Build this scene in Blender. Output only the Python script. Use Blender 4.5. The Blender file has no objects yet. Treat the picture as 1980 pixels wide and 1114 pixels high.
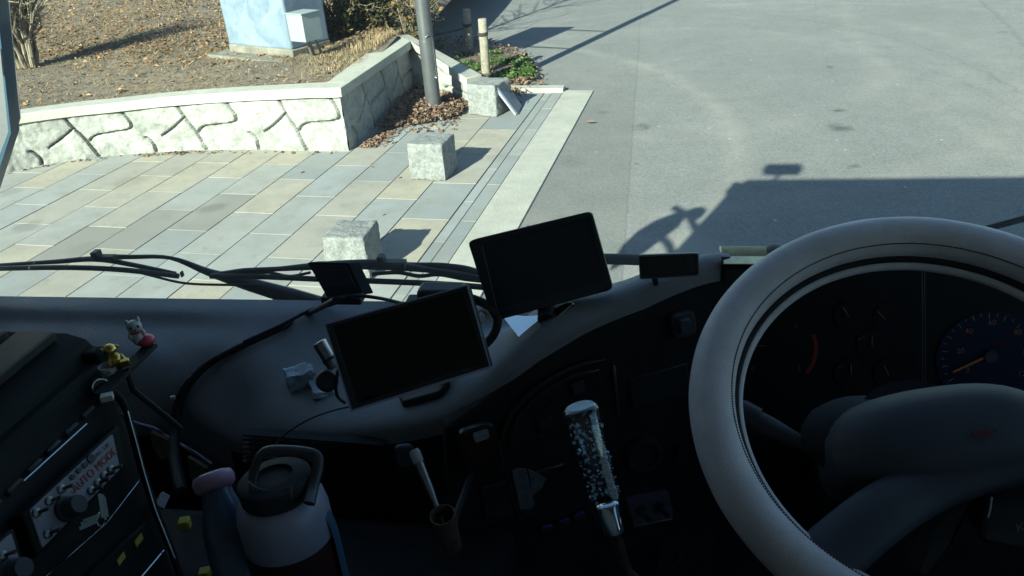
import bpy, bmesh, math, random
import numpy as np
from mathutils import Vector, Matrix, noise

SC = bpy.context.scene
COL = SC.collection
R = math.radians

# ------------------------------------------------------------------ camera, sky, sun, exposure
EYE = Vector((0.0, 0.0, 2.5))
FOCAL = 1500.0                                   # in pixels of a 1980 px wide frame
BAS = Matrix(((0.98815, 0.01031, -0.15314), (0.13935, -0.47843, 0.86699), (-0.06433, -0.87806, -0.47426)))
cam_d = bpy.data.cameras.new('camera')
cam = bpy.data.objects.new('camera', cam_d)
COL.objects.link(cam)
cam_d.sensor_width = 36.0
cam_d.lens = FOCAL / 1980.0 * 36.0
cam_d.clip_start = 0.02
cam_d.clip_end = 3000.0
_x = Vector((BAS[0][0], BAS[1][0], BAS[2][0])).normalized()
_z = -Vector((BAS[0][2], BAS[1][2], BAS[2][2])).normalized()
_y = _z.cross(_x).normalized()
_x = _y.cross(_z)
m = Matrix.Identity(4)
for i in range(3):
    m[i][0], m[i][1], m[i][2], m[i][3] = _x[i], _y[i], _z[i], EYE[i]
cam.matrix_world = m
SC.camera = cam

SUN_AZ, SUN_EL = 22.0, 28.0
world = bpy.data.worlds.new('World')
SC.world = world
world.use_nodes = True
wn = world.node_tree
bg = wn.nodes['Background']
sky = wn.nodes.new('ShaderNodeTexSky')
sky.sky_type = 'NISHITA'
sky.sun_disc = False
sky.ozone_density = 3.0
sky.dust_density = 0.4
sky.sun_elevation = R(SUN_EL)
sky.sun_rotation = R(180 + SUN_AZ)
wn.links.new(sky.outputs[0], bg.inputs[0])
bg.inputs[1].default_value = 0.065
sun_d = bpy.data.lights.new('sun', 'SUN')
sun_d.energy = 5.0
sun_d.angle = R(0.5)
sun_d.color = (1.0, 0.96, 0.87)
sun = bpy.data.objects.new('sun', sun_d)
COL.objects.link(sun)
sd = Vector((math.sin(R(SUN_AZ)) * math.cos(R(SUN_EL)), math.cos(R(SUN_AZ)) * math.cos(R(SUN_EL)), -math.sin(R(SUN_EL))))
sun.rotation_euler = sd.to_track_quat('-Z', 'Y').to_euler()
sun.location = (-6, -15, 12)
SC.view_settings.view_transform = 'Standard'
SC.view_settings.look = 'None'
SC.view_settings.gamma = 1.0
SC.view_settings.exposure = 1.65
SC.cycles.max_bounces = 10
SC.cycles.transparent_max_bounces = 16
SC.cycles.sample_clamp_indirect = 4.0
SC.cycles.caustics_reflective = False
SC.cycles.caustics_refractive = False

# ------------------------------------------------------------------ helpers
def ray(px, py):
    v = Vector(((px - 990.0) / FOCAL, (py - 557.0) / FOCAL, 1.0))
    return (BAS @ v).normalized()

def at(px, py, y=None, z=None, d=None):
    r = ray(px, py)
    t = y / r.y if y is not None else ((z - EYE.z) / r.z if z is not None else d)
    return EYE + r * t

def onp(px, py, p0, n, off=0.0):
    r = ray(px, py)
    p0 = Vector(p0); n = Vector(n).normalized()
    t = ((p0 + n * off) - EYE).dot(n) / r.dot(n)
    return EYE + r * t

def tag(o, label=None, cat=None, group=None, kind=None):
    if label: o['label'] = label
    if cat: o['category'] = cat
    if group: o['group'] = group
    if kind: o['kind'] = kind
    return o

def thing(name, loc, label, cat, group=None):
    o = bpy.data.objects.new(name, None)
    o.empty_display_size = 0.1
    o.location = loc
    COL.objects.link(o)
    return tag(o, label, cat, group)

def part_empty(name, loc, parent):
    o = bpy.data.objects.new(name, None)
    o.empty_display_size = 0.05
    COL.objects.link(o)
    o.parent = parent
    o.location = Vector(loc) - world_loc(parent)
    return o

def world_loc(o):
    p = Vector(o.location)
    while o.parent:
        o = o.parent
        p = p + Vector(o.location)
    return p

def obj(name, bm, mat, parent=None, smooth=None, bevel=0.0, seg=2, label=None, sub=0):
    """bm holds world coordinates; becomes ONE mesh object whose origin sits at its own centre."""
    bmesh.ops.recalc_face_normals(bm, faces=bm.faces)
    c = Vector((0, 0, 0))
    if len(bm.verts):
        for v in bm.verts: c += v.co
        c /= len(bm.verts)
    for v in bm.verts: v.co -= c
    me = bpy.data.meshes.new(name)
    bm.to_mesh(me)
    bm.free()
    mats = mat if isinstance(mat, (list, tuple)) else [mat]
    for q in mats: me.materials.append(q)
    if smooth is not None:
        me.shade_smooth()
        me.set_sharp_from_angle(angle=R(smooth))
    o = bpy.data.objects.new(name, me)
    COL.objects.link(o)
    if parent is not None:
        o.parent = parent
        o.location = c - world_loc(parent)
    else:
        o.location = c
    if bevel:
        md = o.modifiers.new('bevel', 'BEVEL')
        md.width = bevel; md.segments = seg; md.limit_method = 'ANGLE'; md.angle_limit = R(35)
        md.harden_normals = False
        if smooth is None:
            me.shade_smooth(); me.set_sharp_from_angle(angle=R(60))
    if sub:
        md = o.modifiers.new('subd', 'SUBSURF'); md.levels = sub; md.render_levels = sub
    if label: o['label'] = label
    return o

def B():
    return bmesh.new()

def add_box(bm, c, s, rz=0.0, mtx=None):
    M = Matrix.Translation(Vector(c)) @ (mtx.to_4x4() if mtx is not None else Matrix.Rotation(rz, 4, 'Z')) @ Matrix.Diagonal((s[0], s[1], s[2], 1))
    return bmesh.ops.create_cube(bm, size=1.0, matrix=M)['verts']

def add_prism(bm, pts, vec):
    vec = Vector(vec)
    a = [bm.verts.new(Vector(p)) for p in pts]
    b = [bm.verts.new(Vector(p) + vec) for p in pts]
    n = len(pts)
    bm.faces.new(a); bm.faces.new(b[::-1])
    for i in range(n):
        bm.faces.new((a[i], b[i], b[(i + 1) % n], a[(i + 1) % n]))
    return bm

def add_frame(bm, outer, inner, vec):
    vec = Vector(vec)
    n = len(outer)
    o1 = [bm.verts.new(Vector(p)) for p in outer]; i1 = [bm.verts.new(Vector(p)) for p in inner]
    o2 = [bm.verts.new(Vector(p) + vec) for p in outer]; i2 = [bm.verts.new(Vector(p) + vec) for p in inner]
    for k in range(n):
        j = (k + 1) % n
        bm.faces.new((o1[k], o1[j], i1[j], i1[k]))
        bm.faces.new((o2[k], i2[k], i2[j], o2[j]))
        bm.faces.new((o1[k], o2[k], o2[j], o1[j]))
        bm.faces.new((i1[k], i1[j], i2[j], i2[k]))

def smooth_path(pts, n=8):
    pts = [Vector(p) for p in pts]
    out = []
    for i in range(len(pts) - 1):
        p0 = pts[max(i - 1, 0)]; p1 = pts[i]; p2 = pts[i + 1]; p3 = pts[min(i + 2, len(pts) - 1)]
        for k in range(n):
            t = k / n
            out.append(0.5 * ((2 * p1) + (-p0 + p2) * t + (2 * p0 - 5 * p1 + 4 * p2 - p3) * t * t + (-p0 + 3 * p1 - 3 * p2 + p3) * t ** 3))
    out.append(pts[-1])
    return out

def add_tube(bm, pts, r, seg=8, flat=1.0, up=None, caps=True):
    pts = [Vector(p) for p in pts]
    n = len(pts)
    rs = r if isinstance(r, (list, tuple)) else [r] * n
    t0 = (pts[1] - pts[0]).normalized()
    a = Vector(up) if up is not None else (Vector((0, 0, 1)) if abs(t0.z) < 0.9 else Vector((1, 0, 0)))
    nx = (a - t0 * a.dot(t0)).normalized()
    rings = []
    for i, p in enumerate(pts):
        t = (pts[min(i + 1, n - 1)] - pts[max(i - 1, 0)]).normalized()
        nx = (nx - t * nx.dot(t)).normalized()
        ny = t.cross(nx)
        rings.append([bm.verts.new(p + (nx * math.cos(2 * math.pi * k / seg) * flat + ny * math.sin(2 * math.pi * k / seg)) * rs[i]) for k in range(seg)])
    for i in range(n - 1):
        for k in range(seg):
            bm.faces.new((rings[i][k], rings[i][(k + 1) % seg], rings[i + 1][(k + 1) % seg], rings[i + 1][k]))
    if caps:
        bm.faces.new(rings[0][::-1]); bm.faces.new(rings[-1])
    return bm

def frame_of(axis, hint=(1, 0, 0)):
    w = Vector(axis).normalized()
    u = Vector(hint); u = (u - w * u.dot(w)).normalized()
    return u, w.cross(u), w

def add_lathe(bm, base, axis, prof, seg=28, cap=True, hint=(1, 0, 0)):
    u, v, w = frame_of(axis, hint)
    base = Vector(base)
    rings = []
    for r, h in prof:
        rings.append([bm.verts.new(base + w * h + (u * math.cos(2 * math.pi * k / seg) + v * math.sin(2 * math.pi * k / seg)) * max(r, 1e-4)) for k in range(seg)])
    for i in range(len(rings) - 1):
        for k in range(seg):
            bm.faces.new((rings[i][k], rings[i][(k + 1) % seg], rings[i + 1][(k + 1) % seg], rings[i + 1][k]))
    if cap:
        bm.faces.new(rings[0][::-1]); bm.faces.new(rings[-1])
    return bm

def add_ball(bm, c, rad, seg=16, rot=None):
    M = Matrix.Translation(Vector(c)) @ (rot.to_4x4() if rot is not None else Matrix.Identity(4)) @ Matrix.Diagonal((rad[0], rad[1], rad[2], 1))
    bmesh.ops.create_uvsphere(bm, u_segments=seg, v_segments=max(6, seg // 2), radius=1.0, matrix=M)
    return bm

def add_grid(bm, rows):
    vs = [[bm.verts.new(Vector(p)) for p in r] for r in rows]
    for i in range(len(vs) - 1):
        for j in range(len(vs[0]) - 1):
            bm.faces.new((vs[i][j], vs[i][j + 1], vs[i + 1][j + 1], vs[i + 1][j]))
    return vs

def text_bm(body, origin, right, up, size, bold=0.0, align='CENTER', depth=0.0004):
    cu = bpy.data.curves.new('writing', 'FONT')
    cu.body = body; cu.size = 1.0; cu.align_x = align; cu.align_y = 'CENTER'; cu.offset = bold; cu.resolution_u = 3
    o = bpy.data.objects.new('writing', cu)
    COL.objects.link(o)
    dg = bpy.context.evaluated_depsgraph_get(); dg.update()
    me = bpy.data.meshes.new_from_object(o.evaluated_get(dg))
    bpy.data.objects.remove(o); bpy.data.curves.remove(cu)
    bm = B(); bm.from_mesh(me); bpy.data.meshes.remove(me)
    r = Vector(right).normalized(); u = Vector(up); u = (u - r * u.dot(r)).normalized()
    for v in bm.verts:
        v.co = Vector(origin) + r * (v.co.x * size) + u * (v.co.y * size)
    ex = bmesh.ops.extrude_face_region(bm, geom=bm.faces[:])
    nn = r.cross(u)
    for g in ex['geom']:
        if isinstance(g, bmesh.types.BMVert): g.co += nn * depth
    return bm

def join_bm(a, b):
    me = bpy.data.meshes.new('tmp'); b.to_mesh(me); b.free(); a.from_mesh(me); bpy.data.meshes.remove(me)
    return a

def mesh_np(name, verts, faces, mat, attr=None, smooth=False):
    me = bpy.data.meshes.new(name)
    me.from_pydata([tuple(v) for v in verts], [], [tuple(f) for f in faces])
    me.materials.append(mat)
    if attr is not None:
        at_ = me.attributes.new('tone', 'FLOAT', 'FACE')
        at_.data.foreach_set('value', np.asarray(attr, dtype=np.float32))
    if smooth: me.shade_smooth()
    o = bpy.data.objects.new(name, me)
    COL.objects.link(o)
    return o

# ------------------------------------------------------------------ materials
def mat(name, col, rough=0.6, metal=0.0, var=0.0, scale=20.0, bump=0.0, bscale=None, col2=None, spec=0.5, coat=0.0, detail=6.0):
    m = bpy.data.materials.new(name)
    m.use_nodes = True
    nt = m.node_tree
    b = nt.nodes['Principled BSDF']
    b.inputs['Roughness'].default_value = rough
    b.inputs['Metallic'].default_value = metal
    b.inputs['Specular IOR Level'].default_value = spec
    b.inputs['Coat Weight'].default_value = coat
    b.inputs['Base Color'].default_value = (*col, 1)
    tc = nt.nodes.new('ShaderNodeTexCoord')
    if var > 0 or col2:
        n = nt.nodes.new('ShaderNodeTexNoise')
        n.inputs['Scale'].default_value = scale; n.inputs['Detail'].default_value = detail; n.inputs['Roughness'].default_value = 0.65
        nt.links.new(tc.outputs['Object'], n.inputs['Vector'])
        cr = nt.nodes.new('ShaderNodeValToRGB')
        c2 = col2 if col2 else tuple(min(1, c * (1 + var)) for c in col)
        c1 = col if col2 else tuple(c * (1 - var) for c in col)
        cr.color_ramp.elements[0].position = 0.36; cr.color_ramp.elements[0].color = (*c1, 1)
        cr.color_ramp.elements[1].position = 0.66; cr.color_ramp.elements[1].color = (*c2, 1)
        nt.links.new(n.outputs['Fac'], cr.inputs[0])
        nt.links.new(cr.outputs[0], b.inputs['Base Color'])
    if bump > 0:
        n2 = nt.nodes.new('ShaderNodeTexNoise')
        n2.inputs['Scale'].default_value = bscale or scale * 3; n2.inputs['Detail'].default_value = 5
        nt.links.new(tc.outputs['Object'], n2.inputs['Vector'])
        bp = nt.nodes.new('ShaderNodeBump'); bp.inputs['Strength'].default_value = bump; bp.inputs['Distance'].default_value = 0.01
        nt.links.new(n2.outputs['Fac'], bp.inputs['Height'])
        nt.links.new(bp.outputs[0], b.inputs['Normal'])
    return m

def N(nt, t, **kw):
    n = nt.nodes.new(t)
    for k, v in kw.items():
        if k in n.inputs: n.inputs[k].default_value = v
        else: setattr(n, k, v)
    return n

def ramp(nt, src, stops):
    cr = nt.nodes.new('ShaderNodeValToRGB')
    el = cr.color_ramp.elements
    while len(el) < len(stops): el.new(0.5)
    for e, (p, c) in zip(el, stops):
        e.position = p; e.color = (c, c, c, 1) if isinstance(c, (int, float)) else (*c, 1)
    nt.links.new(src, cr.inputs[0])
    return cr.outputs[0]

def mix(nt, fac, a, b, mode='MIX'):
    n = nt.nodes.new('ShaderNodeMix'); n.data_type = 'RGBA'; n.blend_type = mode
    for sock, val in ((n.inputs[0], fac), (n.inputs[6], a), (n.inputs[7], b)):
        if isinstance(val, (int, float)): sock.default_value = val
        elif isinstance(val, tuple): sock.default_value = (*val, 1)
        else: nt.links.new(val, sock)
    return n.outputs[2]

def noise_tex(nt, vec, scale, detail=6.0, rough=0.6, dist=0.0):
    n = N(nt, 'ShaderNodeTexNoise'); n.inputs['Scale'].default_value = scale; n.inputs['Detail'].default_value = detail
    n.inputs['Roughness'].default_value = rough; n.inputs['Distortion'].default_value = dist
    nt.links.new(vec, n.inputs['Vector'])
    return n.outputs['Fac']

def new_mat(name):
    m = bpy.data.materials.new(name); m.use_nodes = True
    return m, m.node_tree, m.node_tree.nodes['Principled BSDF']

def geo_pos(nt):
    return N(nt, 'ShaderNodeNewGeometry').outputs['Position']

def set_bump(nt, b, height, strength=0.4, dist=0.01):
    bp = N(nt, 'ShaderNodeBump'); bp.inputs['Strength'].default_value = strength; bp.inputs['Distance'].default_value = dist
    nt.links.new(height, bp.inputs['Height']); nt.links.new(bp.outputs[0], b.inputs['Normal'])

def asphalt_mat():
    m, nt, b = new_mat('asphalt')
    P = geo_pos(nt)
    big = noise_tex(nt, P, 0.35, 4)
    mid = noise_tex(nt, P, 3.0, 6)
    fine = noise_tex(nt, P, 48.0, 6, 0.9)
    c = mix(nt, ramp(nt, big, [(0.35, 0.0), (0.65, 1.0)]), (0.165, 0.168, 0.163), (0.205, 0.207, 0.198))
    c = mix(nt, ramp(nt, mid, [(0.40, 0.0), (0.70, 0.45)]), c, (0.135, 0.135, 0.13))
    c = mix(nt, ramp(nt, fine, [(0.36, 0.8), (0.50, 0.0)]), c, (0.085, 0.088, 0.088))
    c = mix(nt, ramp(nt, fine, [(0.52, 0.0), (0.66, 0.75)]), c, (0.30, 0.305, 0.285))
    # pale worn wheel arcs swept by turning vehicles
    def circ(a, b_, c_):
        (x1, y1), (x2, y2), (x3, y3) = [at(*q, z=0).xy for q in (a, b_, c_)]
        d_ = 2 * (x1 * (y2 - y3) + x2 * (y3 - y1) + x3 * (y1 - y2))
        ux = ((x1 * x1 + y1 * y1) * (y2 - y3) + (x2 * x2 + y2 * y2) * (y3 - y1) + (x3 * x3 + y3 * y3) * (y1 - y2)) / d_
        uy = ((x1 * x1 + y1 * y1) * (x3 - x2) + (x2 * x2 + y2 * y2) * (x1 - x3) + (x3 * x3 + y3 * y3) * (x2 - x1)) / d_
        return ux, uy, math.hypot(x1 - ux, y1 - uy)
    arcs = [(*circ((1120, 95), (1300, 148), (1400, 225)), 0.20, 0.75), (*circ((1180, 60), (1450, 60), (1700, 150)), 0.25, 0.4), (*circ((1300, 15), (1500, 5), (1800, 10)), 0.2, 0.4), (*circ((1640, 40), (1690, 110), (1800, 200)), 0.18, 0.4), (*circ((1560, 20), (1800, 60), (1980, 160)), 0.3, 0.35), (*circ((1150, 20), (1500, 40), (1980, 240)), 0.1, 0.25)]
    for (cx, cy, r, w, s) in arcs:
        d = N(nt, 'ShaderNodeVectorMath', operation='DISTANCE'); nt.links.new(P, d.inputs[0]); d.inputs[1].default_value = (cx, cy, 0)
        a = N(nt, 'ShaderNodeMath', operation='SUBTRACT'); nt.links.new(d.outputs['Value'], a.inputs[0]); a.inputs[1].default_value = r
        a2 = N(nt, 'ShaderNodeMath', operation='ABSOLUTE'); nt.links.new(a.outputs[0], a2.inputs[0])
        a3 = N(nt, 'ShaderNodeMapRange'); nt.links.new(a2.outputs[0], a3.inputs[0]); a3.inputs[1].default_value = 0; a3.inputs[2].default_value = w; a3.inputs[3].default_value = s * 0.62; a3.inputs[4].default_value = 0
        wob = N(nt, 'ShaderNodeMath', operation='MULTIPLY'); nt.links.new(a3.outputs[0], wob.inputs[0]); nt.links.new(ramp(nt, noise_tex(nt, P, 2.2, 5), [(0.35, 0.1), (0.6, 1.0)]), wob.inputs[1])
        c = mix(nt, wob.outputs[0], c, (0.275, 0.268, 0.235))
    for (cx, cy, r, w, s) in ((*circ((1560, 38), (1700, 66), (1890, 130)), 0.03, 0.3), (*circ((1590, 80), (1760, 120), (1960, 205)), 0.025, 0.18), (*circ((1900, 5), (1930, 30), (1975, 80)), 0.05, 0.3), (*circ((1590, 90), (1605, 130), (1640, 200)), 0.016, 0.14)):
        d = N(nt, 'ShaderNodeVectorMath', operation='DISTANCE'); nt.links.new(P, d.inputs[0]); d.inputs[1].default_value = (cx, cy, 0)
        a = N(nt, 'ShaderNodeMath', operation='MULTIPLY_ADD'); nt.links.new(noise_tex(nt, P, 3.0, 5), a.inputs[0]); a.inputs[1].default_value = 0.25; nt.links.new(d.outputs['Value'], a.inputs[2])
        b2 = N(nt, 'ShaderNodeMath', operation='SUBTRACT'); nt.links.new(a.outputs[0], b2.inputs[0]); b2.inputs[1].default_value = r + 0.125
        a2 = N(nt, 'ShaderNodeMath', operation='ABSOLUTE'); nt.links.new(b2.outputs[0], a2.inputs[0])
        a3 = N(nt, 'ShaderNodeMapRange'); nt.links.new(a2.outputs[0], a3.inputs[0]); a3.inputs[1].default_value = w * 0.3; a3.inputs[2].default_value = w; a3.inputs[3].default_value = s; a3.inputs[4].default_value = 0
        c = mix(nt, a3.outputs[0], c, (0.09, 0.092, 0.09))
    # scattered pale grit and dark flecks
    vo = N(nt, 'ShaderNodeTexVoronoi'); vo.inputs['Scale'].default_value = 3.2; nt.links.new(P, vo.inputs['Vector'])
    c = mix(nt, ramp(nt, vo.outputs['Distance'], [(0.03, 0.8), (0.06, 0.0)]), c, (0.42, 0.42, 0.39))
    # the darker newer strip beside the kerb, edged by a seam
    sx = N(nt, 'ShaderNodeSeparateXYZ'); nt.links.new(P, sx.inputs[0])
    lin = N(nt, 'ShaderNodeMath', operation='MULTIPLY_ADD'); nt.links.new(sx.outputs['Y'], lin.inputs[0]); lin.inputs[1].default_value = -0.0165; nt.links.new(sx.outputs['X'], lin.inputs[2])
    lw = N(nt, 'ShaderNodeMath', operation='MULTIPLY_ADD'); nt.links.new(noise_tex(nt, P, 6.0, 4), lw.inputs[0]); lw.inputs[1].default_value = 0.05; nt.links.new(lin.outputs[0], lw.inputs[2])
    strip = N(nt, 'ShaderNodeMapRange'); nt.links.new(lw.outputs[0], strip.inputs[0]); strip.inputs[1].default_value = -0.13; strip.inputs[2].default_value = -0.11; strip.inputs[3].default_value = 1; strip.inputs[4].default_value = 0
    yf = N(nt, 'ShaderNodeMapRange'); nt.links.new(sx.outputs['Y'], yf.inputs[0]); yf.inputs[1].default_value = 8.2; yf.inputs[2].default_value = 11.5; yf.inputs[3].default_value = 0.28; yf.inputs[4].default_value = 0.05
    sf = N(nt, 'ShaderNodeMath', operation='MULTIPLY'); nt.links.new(strip.outputs[0], sf.inputs[0]); nt.links.new(yf.outputs[0], sf.inputs[1])
    c = mix(nt, sf.outputs[0], c, (0.10, 0.097, 0.088))
    se = N(nt, 'ShaderNodeMath', operation='ADD'); nt.links.new(lw.outputs[0], se.inputs[0]); se.inputs[1].default_value = 0.12
    sa = N(nt, 'ShaderNodeMath', operation='ABSOLUTE'); nt.links.new(se.outputs[0], sa.inputs[0])
    sr = N(nt, 'ShaderNodeMapRange'); nt.links.new(sa.outputs[0], sr.inputs[0]); sr.inputs[1].default_value = 0.003; sr.inputs[2].default_value = 0.012; sr.inputs[3].default_value = 0.3; sr.inputs[4].default_value = 0
    c = mix(nt, sr.outputs[0], c, (0.06, 0.06, 0.058))
    # oil drips
    for (px, py, ra, s) in ((1625, 212, 0.10, 0.75), (1627, 245, 0.16, 0.7), (1640, 318, 0.09, 0.55), (1603, 128, 0.09, 0.55), (1242, 243, 0.12, 0.5), (1225, 312, 0.05, 0.5), (1165, 216, 0.10, 0.35), (1940, 60, 0.12, 0.4), (1105, 310, 0.25, 0.15)):
        p = at(px, py, z=0)
        d = N(nt, 'ShaderNodeVectorMath', operation='DISTANCE'); d.inputs[1].default_value = p
        off = N(nt, 'ShaderNodeVectorMath', operation='MULTIPLY_ADD')
        nz = N(nt, 'ShaderNodeTexNoise'); nz.inputs['Scale'].default_value = 5.0; nz.inputs['Detail'].default_value = 6; nt.links.new(P, nz.inputs['Vector'])
        nt.links.new(nz.outputs['Color'], off.inputs[0]); off.inputs[1].default_value = (0.3, 0.3, 0.3); nt.links.new(P, off.inputs[2])
        o2 = N(nt, 'ShaderNodeVectorMath', operation='SUBTRACT'); nt.links.new(off.outputs[0], o2.inputs[0]); o2.inputs[1].default_value = (0.15, 0.15, 0.15)
        nt.links.new(o2.outputs[0], d.inputs[0])
        mr = N(nt, 'ShaderNodeMapRange'); nt.links.new(d.outputs['Value'], mr.inputs[0]); mr.inputs[1].default_value = ra * 0.3; mr.inputs[2].default_value = ra; mr.inputs[3].default_value = s; mr.inputs[4].default_value = 0
        c = mix(nt, mr.outputs[0], c, (0.05, 0.05, 0.05))
    nt.links.new(c, b.inputs['Base Color'])
    b.inputs['Roughness'].default_value = 0.85
    b.inputs['Specular IOR Level'].default_value = 0.3
    set_bump(nt, b, fine, 0.6, 0.006)
    return m

def paver_mat():
    m, nt, b = new_mat('paver_concrete')
    P = geo_pos(nt)
    a = N(nt, 'ShaderNodeAttribute'); a.attribute_name = 'tone'; a.attribute_type = 'GEOMETRY'
    cr = nt.nodes.new('ShaderNodeValToRGB'); cr.color_ramp.interpolation = 'CONSTANT'
    cols = [(0.0, (0.20, 0.222, 0.222)), (0.16, (0.24, 0.255, 0.245)), (0.30, (0.272, 0.256, 0.217)), (0.48, (0.178, 0.20, 0.208)), (0.60, (0.315, 0.285, 0.222)), (0.74, (0.26, 0.265, 0.245)), (0.86, (0.19, 0.185, 0.165)), (0.94, (0.235, 0.255, 0.255))]
    el = cr.color_ramp.elements
    while len(el) < len(cols): el.new(0.5)
    for e, (p, c) in zip(el, cols): e.position = p; e.color = (*c, 1)
    nt.links.new(a.outputs['Fac'], cr.inputs[0])
    c = cr.outputs[0]
    c = mix(nt, ramp(nt, noise_tex(nt, P, 2.6, 8, 0.75), [(0.42, 0.0), (0.66, 0.65)]), c, (0.185, 0.18, 0.158))
    c = mix(nt, ramp(nt, noise_tex(nt, P, 7.0, 6, 0.7), [(0.54, 0.0), (0.68, 0.5)]), c, (0.15, 0.147, 0.133))
    c = mix(nt, ramp(nt, noise_tex(nt, P, 60.0, 5, 0.85), [(0.36, 0.55), (0.52, 0.0)]), c, (0.20, 0.20, 0.19))
    c = mix(nt, ramp(nt, noise_tex(nt, P, 0.8, 4), [(0.45, 0.0), (0.75, 0.35)]), c, (0.37, 0.365, 0.33))
    # the irregular damp patches
    for (px, py, ra, s) in ((410, 402, 0.16, 0.75), (52, 440, 0.16, 0.55), (250, 352, 0.2, 0.3), (160, 480, 0.16, 0.35), (20, 372, 0.14, 0.35)):
        p = at(px, py, z=0)
        nz = N(nt, 'ShaderNodeTexNoise'); nz.inputs['Scale'].default_value = 7.0; nz.inputs['Detail'].default_value = 6; nt.links.new(P, nz.inputs['Vector'])
        off = N(nt, 'ShaderNodeVectorMath', operation='MULTIPLY_ADD'); nt.links.new(nz.outputs['Color'], off.inputs[0]); off.inputs[1].default_value = (0.24, 0.24, 0); nt.links.new(P, off.inputs[2])
        d = N(nt, 'ShaderNodeVectorMath', operation='DISTANCE'); nt.links.new(off.outputs[0], d.inputs[0]); d.inputs[1].default_value = (p.x + 0.12, p.y + 0.12, 0)
        mr = N(nt, 'ShaderNodeMapRange'); nt.links.new(d.outputs['Value'], mr.inputs[0]); mr.inputs[1].default_value = ra * 0.5; mr.inputs[2].default_value = ra; mr.inputs[3].default_value = s; mr.inputs[4].default_value = 0
        c = mix(nt, mr.outputs[0], c, (0.13, 0.127, 0.112))
    nt.links.new(c, b.inputs['Base Color'])
    b.inputs['Roughness'].default_value = 0.85
    set_bump(nt, b, noise_tex(nt, P, 90.0, 4), 0.25, 0.004)
    return m

def concrete_mat(name, c1, c2, c3, stain=0.5, bscale=60.0, speck=True):
    m, nt, b = new_mat(name)
    P = geo_pos(nt)
    c = mix(nt, ramp(nt, noise_tex(nt, P, 3.0, 7, 0.7), [(0.35, 0.0), (0.65, 1.0)]), c1, c2)
    c = mix(nt, ramp(nt, noise_tex(nt, P, 8.0, 8, 0.8, 0.4), [(0.48, 0.0), (0.66, stain)]), c, c3)
    if speck:
        c = mix(nt, ramp(nt, noise_tex(nt, P, 140.0, 2), [(0.34, 0.4), (0.48, 0.0)]), c, c3)
    nt.links.new(c, b.inputs['Base Color'])
    b.inputs['Roughness'].default_value = 0.9
    set_bump(nt, b, noise_tex(nt, P, bscale, 6, 0.7), 0.5, 0.012)
    return m

def granite_mat():
    m, nt, b = new_mat('rough_granite')
    P = geo_pos(nt)
    c = mix(nt, ramp(nt, noise_tex(nt, P, 17.0, 8, 0.8, 0.5), [(0.36, 0.0), (0.58, 1.0)]), (0.13, 0.138, 0.135), (0.255, 0.265, 0.252))
    c = mix(nt, ramp(nt, noise_tex(nt, P, 70.0, 4, 0.75), [(0.38, 0.6), (0.49, 0.0)]), c, (0.095, 0.10, 0.10))
    c = mix(nt, ramp(nt, noise_tex(nt, P, 40.0, 4, 0.7), [(0.56, 0.0), (0.66, 0.7)]), c, (0.33, 0.335, 0.32))
    nt.links.new(c, b.inputs['Base Color'])
    b.inputs['Roughness'].default_value = 0.85
    set_bump(nt, b, noise_tex(nt, P, 45.0, 8, 0.75), 0.8, 0.02)
    return m

def tone_mat(name, stops, rough=0.8, trans=0.0):
    m, nt, b = new_mat(name)
    a = N(nt, 'ShaderNodeAttribute'); a.attribute_name = 'tone'; a.attribute_type = 'GEOMETRY'
    c = ramp(nt, a.outputs['Fac'], stops)
    nt.links.new(c, b.inputs['Base Color'])
    b.inputs['Roughness'].default_value = rough
    b.inputs['Specular IOR Level'].default_value = 0.25
    return m

def thin_glass(name, tint, refl=1.0, ior=1.35, dust=0.0):
    m, nt, b = new_mat(name)
    out = nt.nodes['Material Output']
    nt.nodes.remove(b)
    t = N(nt, 'ShaderNodeBsdfTransparent'); t.inputs['Color'].default_value = (*tint, 1)
    g = N(nt, 'ShaderNodeBsdfGlossy'); g.inputs['Roughness'].default_value = 0.02; g.inputs['Color'].default_value = (refl, refl, refl, 1)
    fr = N(nt, 'ShaderNodeFresnel'); fr.inputs['IOR'].default_value = ior
    mx = N(nt, 'ShaderNodeMixShader')
    ge = N(nt, 'ShaderNodeNewGeometry'); iv = N(nt, 'ShaderNodeMath', operation='SUBTRACT'); iv.inputs[0].default_value = 1.0; nt.links.new(ge.outputs['Backfacing'], iv.inputs[1])
    fm = N(nt, 'ShaderNodeMath', operation='MULTIPLY'); nt.links.new(fr.outputs[0], fm.inputs[0]); nt.links.new(iv.outputs[0], fm.inputs[1])
    body = t.outputs[0]
    if dust > 0:
        tl = N(nt, 'ShaderNodeBsdfTranslucent'); tl.inputs['Color'].default_value = (0.80, 0.82, 0.80, 1)
        tc = N(nt, 'ShaderNodeTexCoord'); mp = N(nt, 'ShaderNodeMapping'); mp.inputs['Scale'].default_value = (2.0, 2.0, 7.0); nt.links.new(tc.outputs['Object'], mp.inputs['Vector'])
        df = ramp(nt, noise_tex(nt, mp.outputs[0], 1.6, 7, 0.7), [(0.30, dust * 0.35), (0.75, dust)])
        m2 = N(nt, 'ShaderNodeMixShader'); nt.links.new(df, m2.inputs[0]); nt.links.new(t.outputs[0], m2.inputs[1]); nt.links.new(tl.outputs[0], m2.inputs[2])
        body = m2.outputs[0]
    nt.links.new(fm.outputs[0], mx.inputs[0]); nt.links.new(body, mx.inputs[1]); nt.links.new(g.outputs[0], mx.inputs[2])
    nt.links.new(mx.outputs[0], out.inputs['Surface'])
    return m

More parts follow.
